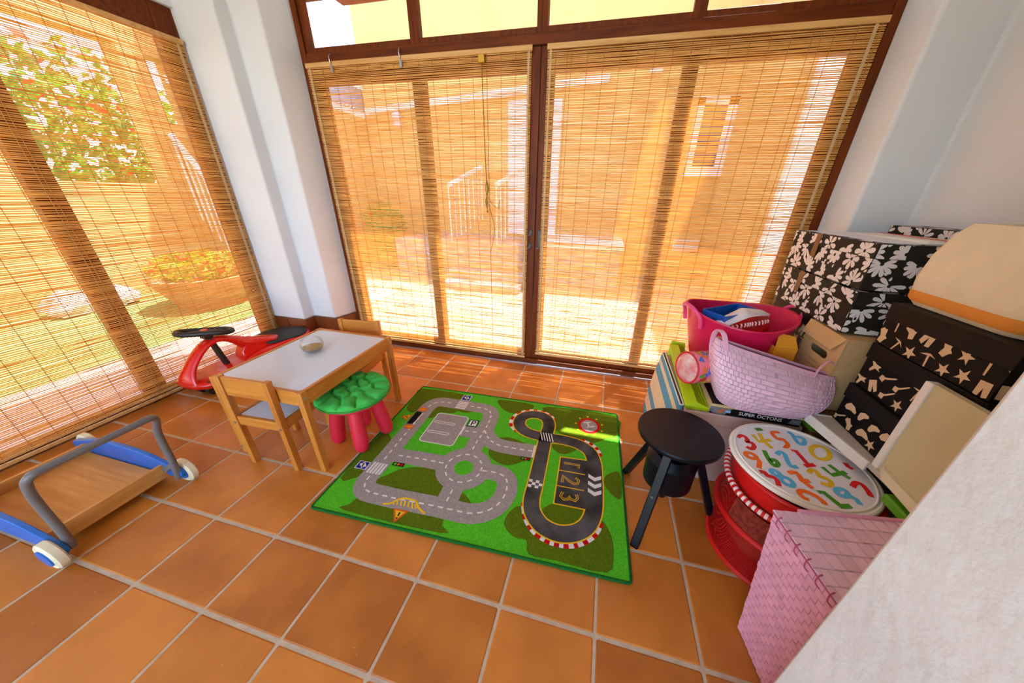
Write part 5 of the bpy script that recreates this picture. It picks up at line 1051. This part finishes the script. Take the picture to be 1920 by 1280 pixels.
tp = n_.new('ShaderNodeBsdfTransparent'); mx_ = n_.new('ShaderNodeMixShader'); l_.new(gt.outputs[0], mx_.inputs[0]); l_.new(b_.outputs[0], mx_.inputs[1]); l_.new(tp.outputs[0], mx_.inputs[2]); l_.new(mx_.outputs[0], n_['Material Output'].inputs['Surface'])
HC = (1.868, 0.142)
def hcirc(r_, z_, n=56, dx=0, dy=0): return [(HC[0] + dx + r_ * math.cos(a), HC[1] + dy + r_ * math.sin(a), z_) for a in [6.2832 * k / n for k in range(n)]]
part('net', MB().loft([hcirc(0.190, 0.01), hcirc(0.186, 0.06), hcirc(0.196, 0.12), hcirc(0.203, 0.20), hcirc(0.190, 0.28), hcirc(0.188, 0.34), hcirc(0.194, 0.41)], False, False), mm, hm, smooth=True)
part('base', MB().lathe([(0, 0.004), (0.19, 0.004), (0.19, 0.008), (0, 0.008)], 48, (*HC, 0)), M_HRED, hm)
for r_, z_, t_ in ((0.190, 0.012, 0.011), (0.204, 0.20, 0.012), (0.195, 0.405, 0.008)): part('ring', MB().tube(hcirc(r_, z_), t_, 10, closed=True), M_HRED, hm, smooth=True)
part('collar', MB().loft([hcirc(0.1925, 0.335), hcirc(0.197, 0.405)], False, False), M_HRED, hm, smooth=True)
part('pocket', MB().loft([[(HC[0] + r_ * math.cos(a), HC[1] + r_ * math.sin(a), z_) for a in [math.radians(198 + 52 * k / 16) for k in range(17)]] for r_, z_ in ((0.207, 0.215), (0.199, 0.30))], False, False, False), mat('tan red net pocket', (190, 70, 46), 0.8, c2=(120, 34, 24), scale=60, trans=0.4), hm, smooth=True)
hd = [(HC[0] + (0.206 + 0.010 * math.sin(math.pi * k / 44)) * math.cos(math.radians(150 + 104 * k / 44)), HC[1] + (0.206 + 0.010 * math.sin(math.pi * k / 44)) * math.sin(math.radians(150 + 104 * k / 44)), 0.375 - 0.035 * k / 44 - 0.02 * math.sin(math.pi * k / 44)) for k in [i * 0.5 for i in range(89)]]
M_HWH = mat('pale handle wrap', (244, 216, 212), 0.6)
for k in range(44): part('handle_wrap', MB().tube(hd[2 * k:2 * k + 3], 0.0095, 10), M_HRED if k % 2 else M_HWH, hm, smooth=True)
LC = (1.860, 0.162); lz = 0.418
ld_ = part('lid', MB().lathe([(0.0, lz), (0.200, lz), (0.201, lz + 0.012), (0.0, lz + 0.012)], 64, (*LC, 0)), mat('white lid cloth', (232, 230, 236), 0.7, var=0.02, scale=10, bump=0.1, bscale=90), hm, smooth=True)
for r_, z_, t_ in ((0.201, lz + 0.006, 0.0075), (0.190, lz + 0.0125, 0.0035)): part('lid_piping', MB().tube([(LC[0] + r_ * math.cos(a), LC[1] + r_ * math.sin(a), z_) for a in [6.2832 * k / 64 for k in range(64)]], t_, 8, closed=True), mat('cream lid piping', (238, 234, 222), 0.7), ld_, smooth=True)
DIG = [('r',[(-0.165,0.094),(-0.148,0.109),(-0.135,0.104),(-0.134,0.086),(-0.141,0.075),(-0.124,0.075),(-0.123,0.055),(-0.139,0.038),(-0.15,0.048)]),('y',[(-0.103,0.127),(-0.096,0.089),(-0.047,0.111)]),('y',[(-0.075,0.142),(-0.078,0.101),(-0.063,0.061)]),('o',[(0.004,0.169),(-0.025,0.16),(-0.022,0.124),(-0.002,0.127),(0.003,0.101),(-0.012,0.082),(-0.019,0.084)]),('b',[(0.037,0.182),(0.046,0.169),(0.044,0.139),(0.045,0.117),(0.057,0.116),(0.073,0.136),(0.073,0.159),(0.055,0.154)]),('b',[(0.063,0.188),(0.047,0.164)]),('y',[(0.116,0.068),(0.103,0.055),(0.09,0.048),(0.077,0.047),(0.068,0.053),(0.065,0.065),(0.067,0.081),(0.076,0.098),(0.088,0.112),(0.103,0.12),(0.116,0.121),(0.125,0.114),(0.128,0.101),(0.125,0.085),(0.116,0.068)]),('o',[(-0.139,-0.006),(-0.143,-0.011),(-0.15,-0.013),(-0.157,-0.013),(-0.163,-0.01),(-0.167,-0.005),(-0.169,0.001),(-0.167,0.007),(-0.163,0.012),(-0.156,0.014),(-0.149,0.014),(-0.143,0.011),(-0.139,0.006),(-0.137,0.0),(-0.139,-0.006)]),('o',[(-0.139,-0.004),(-0.134,-0.022),(-0.149,-0.057)]),('g',[(-0.096,0.043),(-0.099,0.011),(-0.098,-0.022),(-0.089,-0.031),(-0.076,-0.016),(-0.08,0.0),(-0.097,-0.008)]),('b',[(-0.061,0.03),(-0.046,0.047),(-0.033,0.043),(-0.038,0.012),(-0.04,-0.02),(-0.018,-0.015)]),('r',[(0.0,0.067),(0.014,0.072),(0.022,0.003)]),('r',[(0.006,-0.005),(0.044,0.011)]),('g',[(0.063,0.006),(0.074,-0.027),(0.126,0.0)]),('g',[(0.091,0.024),(0.105,-0.008),(0.123,-0.029)]),('r',[(0.173,0.057),(0.15,0.049),(0.15,0.03),(0.158,0.021),(0.177,0.028)]),('r',[(-0.153,-0.074),(-0.138,-0.072),(-0.136,-0.086),(-0.12,-0.088),(-0.113,-0.1),(-0.118,-0.123)]),('b',[(-0.094,-0.075),(-0.098,-0.079),(-0.103,-0.079),(-0.108,-0.078),(-0.112,-0.074),(-0.115,-0.069),(-0.115,-0.063),(-0.113,-0.058),(-0.109,-0.055),(-0.104,-0.054),(-0.099,-0.056),(-0.095,-0.06),(-0.093,-0.065),(-0.092,-0.071),(-0.094,-0.075)]),('b',[(-0.072,-0.108),(-0.077,-0.112),(-0.083,-0.113),(-0.09,-0.11),(-0.096,-0.105),(-0.099,-0.097),(-0.099,-0.089),(-0.096,-0.083),(-0.091,-0.079),(-0.084,-0.078),(-0.077,-0.081),(-0.072,-0.086),(-0.069,-0.094),(-0.069,-0.102),(-0.072,-0.108)]),('o',[(-0.063,-0.055),(-0.036,-0.046),(-0.033,-0.08),(-0.018,-0.106)]),('o',[(-0.043,-0.08),(-0.012,-0.075)]),('y',[(0.003,-0.036),(0.022,-0.018),(0.032,-0.027),(0.03,-0.045),(0.046,-0.047),(0.052,-0.064),(0.039,-0.079),(0.019,-0.073)]),('r',[(0.107,-0.067),(0.127,-0.045),(0.142,-0.046),(0.144,-0.07),(0.139,-0.095)]),('b',[(0.073,-0.106),(0.068,-0.111),(0.061,-0.114),(0.054,-0.115),(0.049,-0.112),(0.046,-0.108),(0.046,-0.101),(0.049,-0.095),(0.055,-0.089),(0.062,-0.086),(0.069,-0.085),(0.075,-0.088),(0.077,-0.093),(0.077,-0.099),(0.073,-0.106)]),('b',[(0.073,-0.105),(0.088,-0.118),(0.087,-0.137)]),('g',[(-0.01,-0.118),(0.006,-0.114),(0.027,-0.157)]),('g',[(0.021,-0.161),(0.056,-0.15)]),('o',[(-0.053,-0.159),(-0.066,-0.152),(-0.068,-0.132),(-0.047,-0.125),(-0.025,-0.137),(-0.015,-0.153),(-0.016,-0.165)]),('g',[(-0.088,0.172),(-0.081,0.161),(-0.055,0.171)]),('b',[(-0.033,0.189),(-0.03,0.18)]),('o',[(-0.158,0.112),(-0.134,0.141)])]
MC = dict(r=mat('lid red', (222, 14, 20), 0.6), y=mat('lid yellow', (232, 190, 20), 0.6), o=mat('lid orange', (246, 110, 14), 0.6), b=mat('lid blue', (90, 186, 232), 0.6), g=mat('lid green', (62, 150, 14), 0.6))
for k, (c_, pts) in enumerate(DIG):
    pts = [(x, y) for x, y in pts if math.hypot(x + 0.007, y - 0.005) < 0.184]
    if len(pts) < 2: continue
    P = cr(pts, 3) if len(pts) > 3 else pts
    flatpart('printed_number', MB().stroke([(1.86 + x, 0.15 + y) for x, y in P], 0.0155, lz + 0.0124 + 0.00004 * k), MC[c_], ld_)
M_TOY = mat('toy brown', (150, 70, 30), 0.7, c2=(90, 30, 20), scale=12); M_TOY2 = mat('toy dark', (50, 30, 26), 0.7)
setp(part('soft_toy', MB().lathe([(0.0, 0.012), (0.09, 0.02), (0.13, 0.08), (0.11, 0.15), (0.04, 0.19), (0, 0.195)], 20, (1.85, 0.13, 0), 1.0, 0.9), M_TOY, smooth=True), 'reddish brown soft toy at the bottom inside the red mesh hamper', 'toy')
setp(part('dark_cushion', MB().lathe([(0.0, 0.196), (0.10, 0.20), (0.15, 0.24), (0.12, 0.31), (0.0, 0.34)], 20, (1.88, 0.15, 0)), M_TOY2, smooth=True), 'dark cushion in the upper half of the red mesh hamper', 'cushion')

# ------------------------------------------------------------------ pink woven hamper, near right
ph = thing('woven_hamper', 'pale pink woven hamper with flat lid in the near right corner', 'hamper', (1.827, -0.243, 0), 0.15)
hw, hd_ = 0.170, 0.122; s_ = 0.76; hz = 0.497
cT = [(-hw, hd_), (-hw, -hd_), (hw, -hd_), (hw, hd_)]
def bil(A, B, C, D): return lambda u, v: tuple((1 - u) * (1 - v) * a + u * (1 - v) * b + u * v * c + (1 - u) * v * d for a, b, c, d in zip(A, B, C, D))
for k in range(4):
    p, q = cT[k], cT[(k + 1) % 4]; A = (p[0] * s_, p[1] * s_, 0.003); B = (q[0] * s_, q[1] * s_, 0.003); C_ = (q[0], q[1], hz); D_ = (p[0], p[1], hz)
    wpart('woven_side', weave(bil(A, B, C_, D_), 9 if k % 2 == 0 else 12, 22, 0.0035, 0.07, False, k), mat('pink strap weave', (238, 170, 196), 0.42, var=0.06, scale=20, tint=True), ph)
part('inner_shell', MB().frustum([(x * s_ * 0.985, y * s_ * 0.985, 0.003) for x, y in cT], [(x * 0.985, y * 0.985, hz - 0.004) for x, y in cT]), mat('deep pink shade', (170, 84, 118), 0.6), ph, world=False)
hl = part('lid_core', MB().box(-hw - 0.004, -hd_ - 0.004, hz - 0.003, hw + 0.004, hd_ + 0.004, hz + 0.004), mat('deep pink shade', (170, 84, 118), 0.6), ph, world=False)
wpart('woven_lid', weave(bil((-hw - 0.005, -hd_ - 0.005, hz + 0.004), (hw + 0.005, -hd_ - 0.005, hz + 0.004), (hw + 0.005, hd_ + 0.005, hz + 0.004), (-hw - 0.005, hd_ + 0.005, hz + 0.004)), 12, 7, 0.0032, 0.05, False, 9), mat('pale pink lid strap', (250, 206, 226), 0.4, var=0.04, scale=20, tint=True), hl)
part('lid_hinge', MB().tube([(-hw + 0.06, hd_ + 0.006, hz + 0.006), (hw, hd_ + 0.006, hz + 0.006)], 0.006, 8), mat('pink strap', (222, 150, 176), 0.42), ph, world=False, smooth=True)
st = [(-hw - 0.006, hd_ - 0.02 - 0.034 * k, hz) for k in range(7)]
part('lacing', (lambda mb: [mb.tube(cr([(x + 0.008, y, z + 0.009), (x - 0.003, y - 0.004, z + 0.007), (x - 0.006, y - 0.008, z - 0.008), (x - 0.001, y - 0.016, z - 0.014)], 3), 0.0016, 5) for x, y, z in st] and mb)(MB()), mat('dark pink lace', (170, 70, 100), 0.6), ph, world=False)
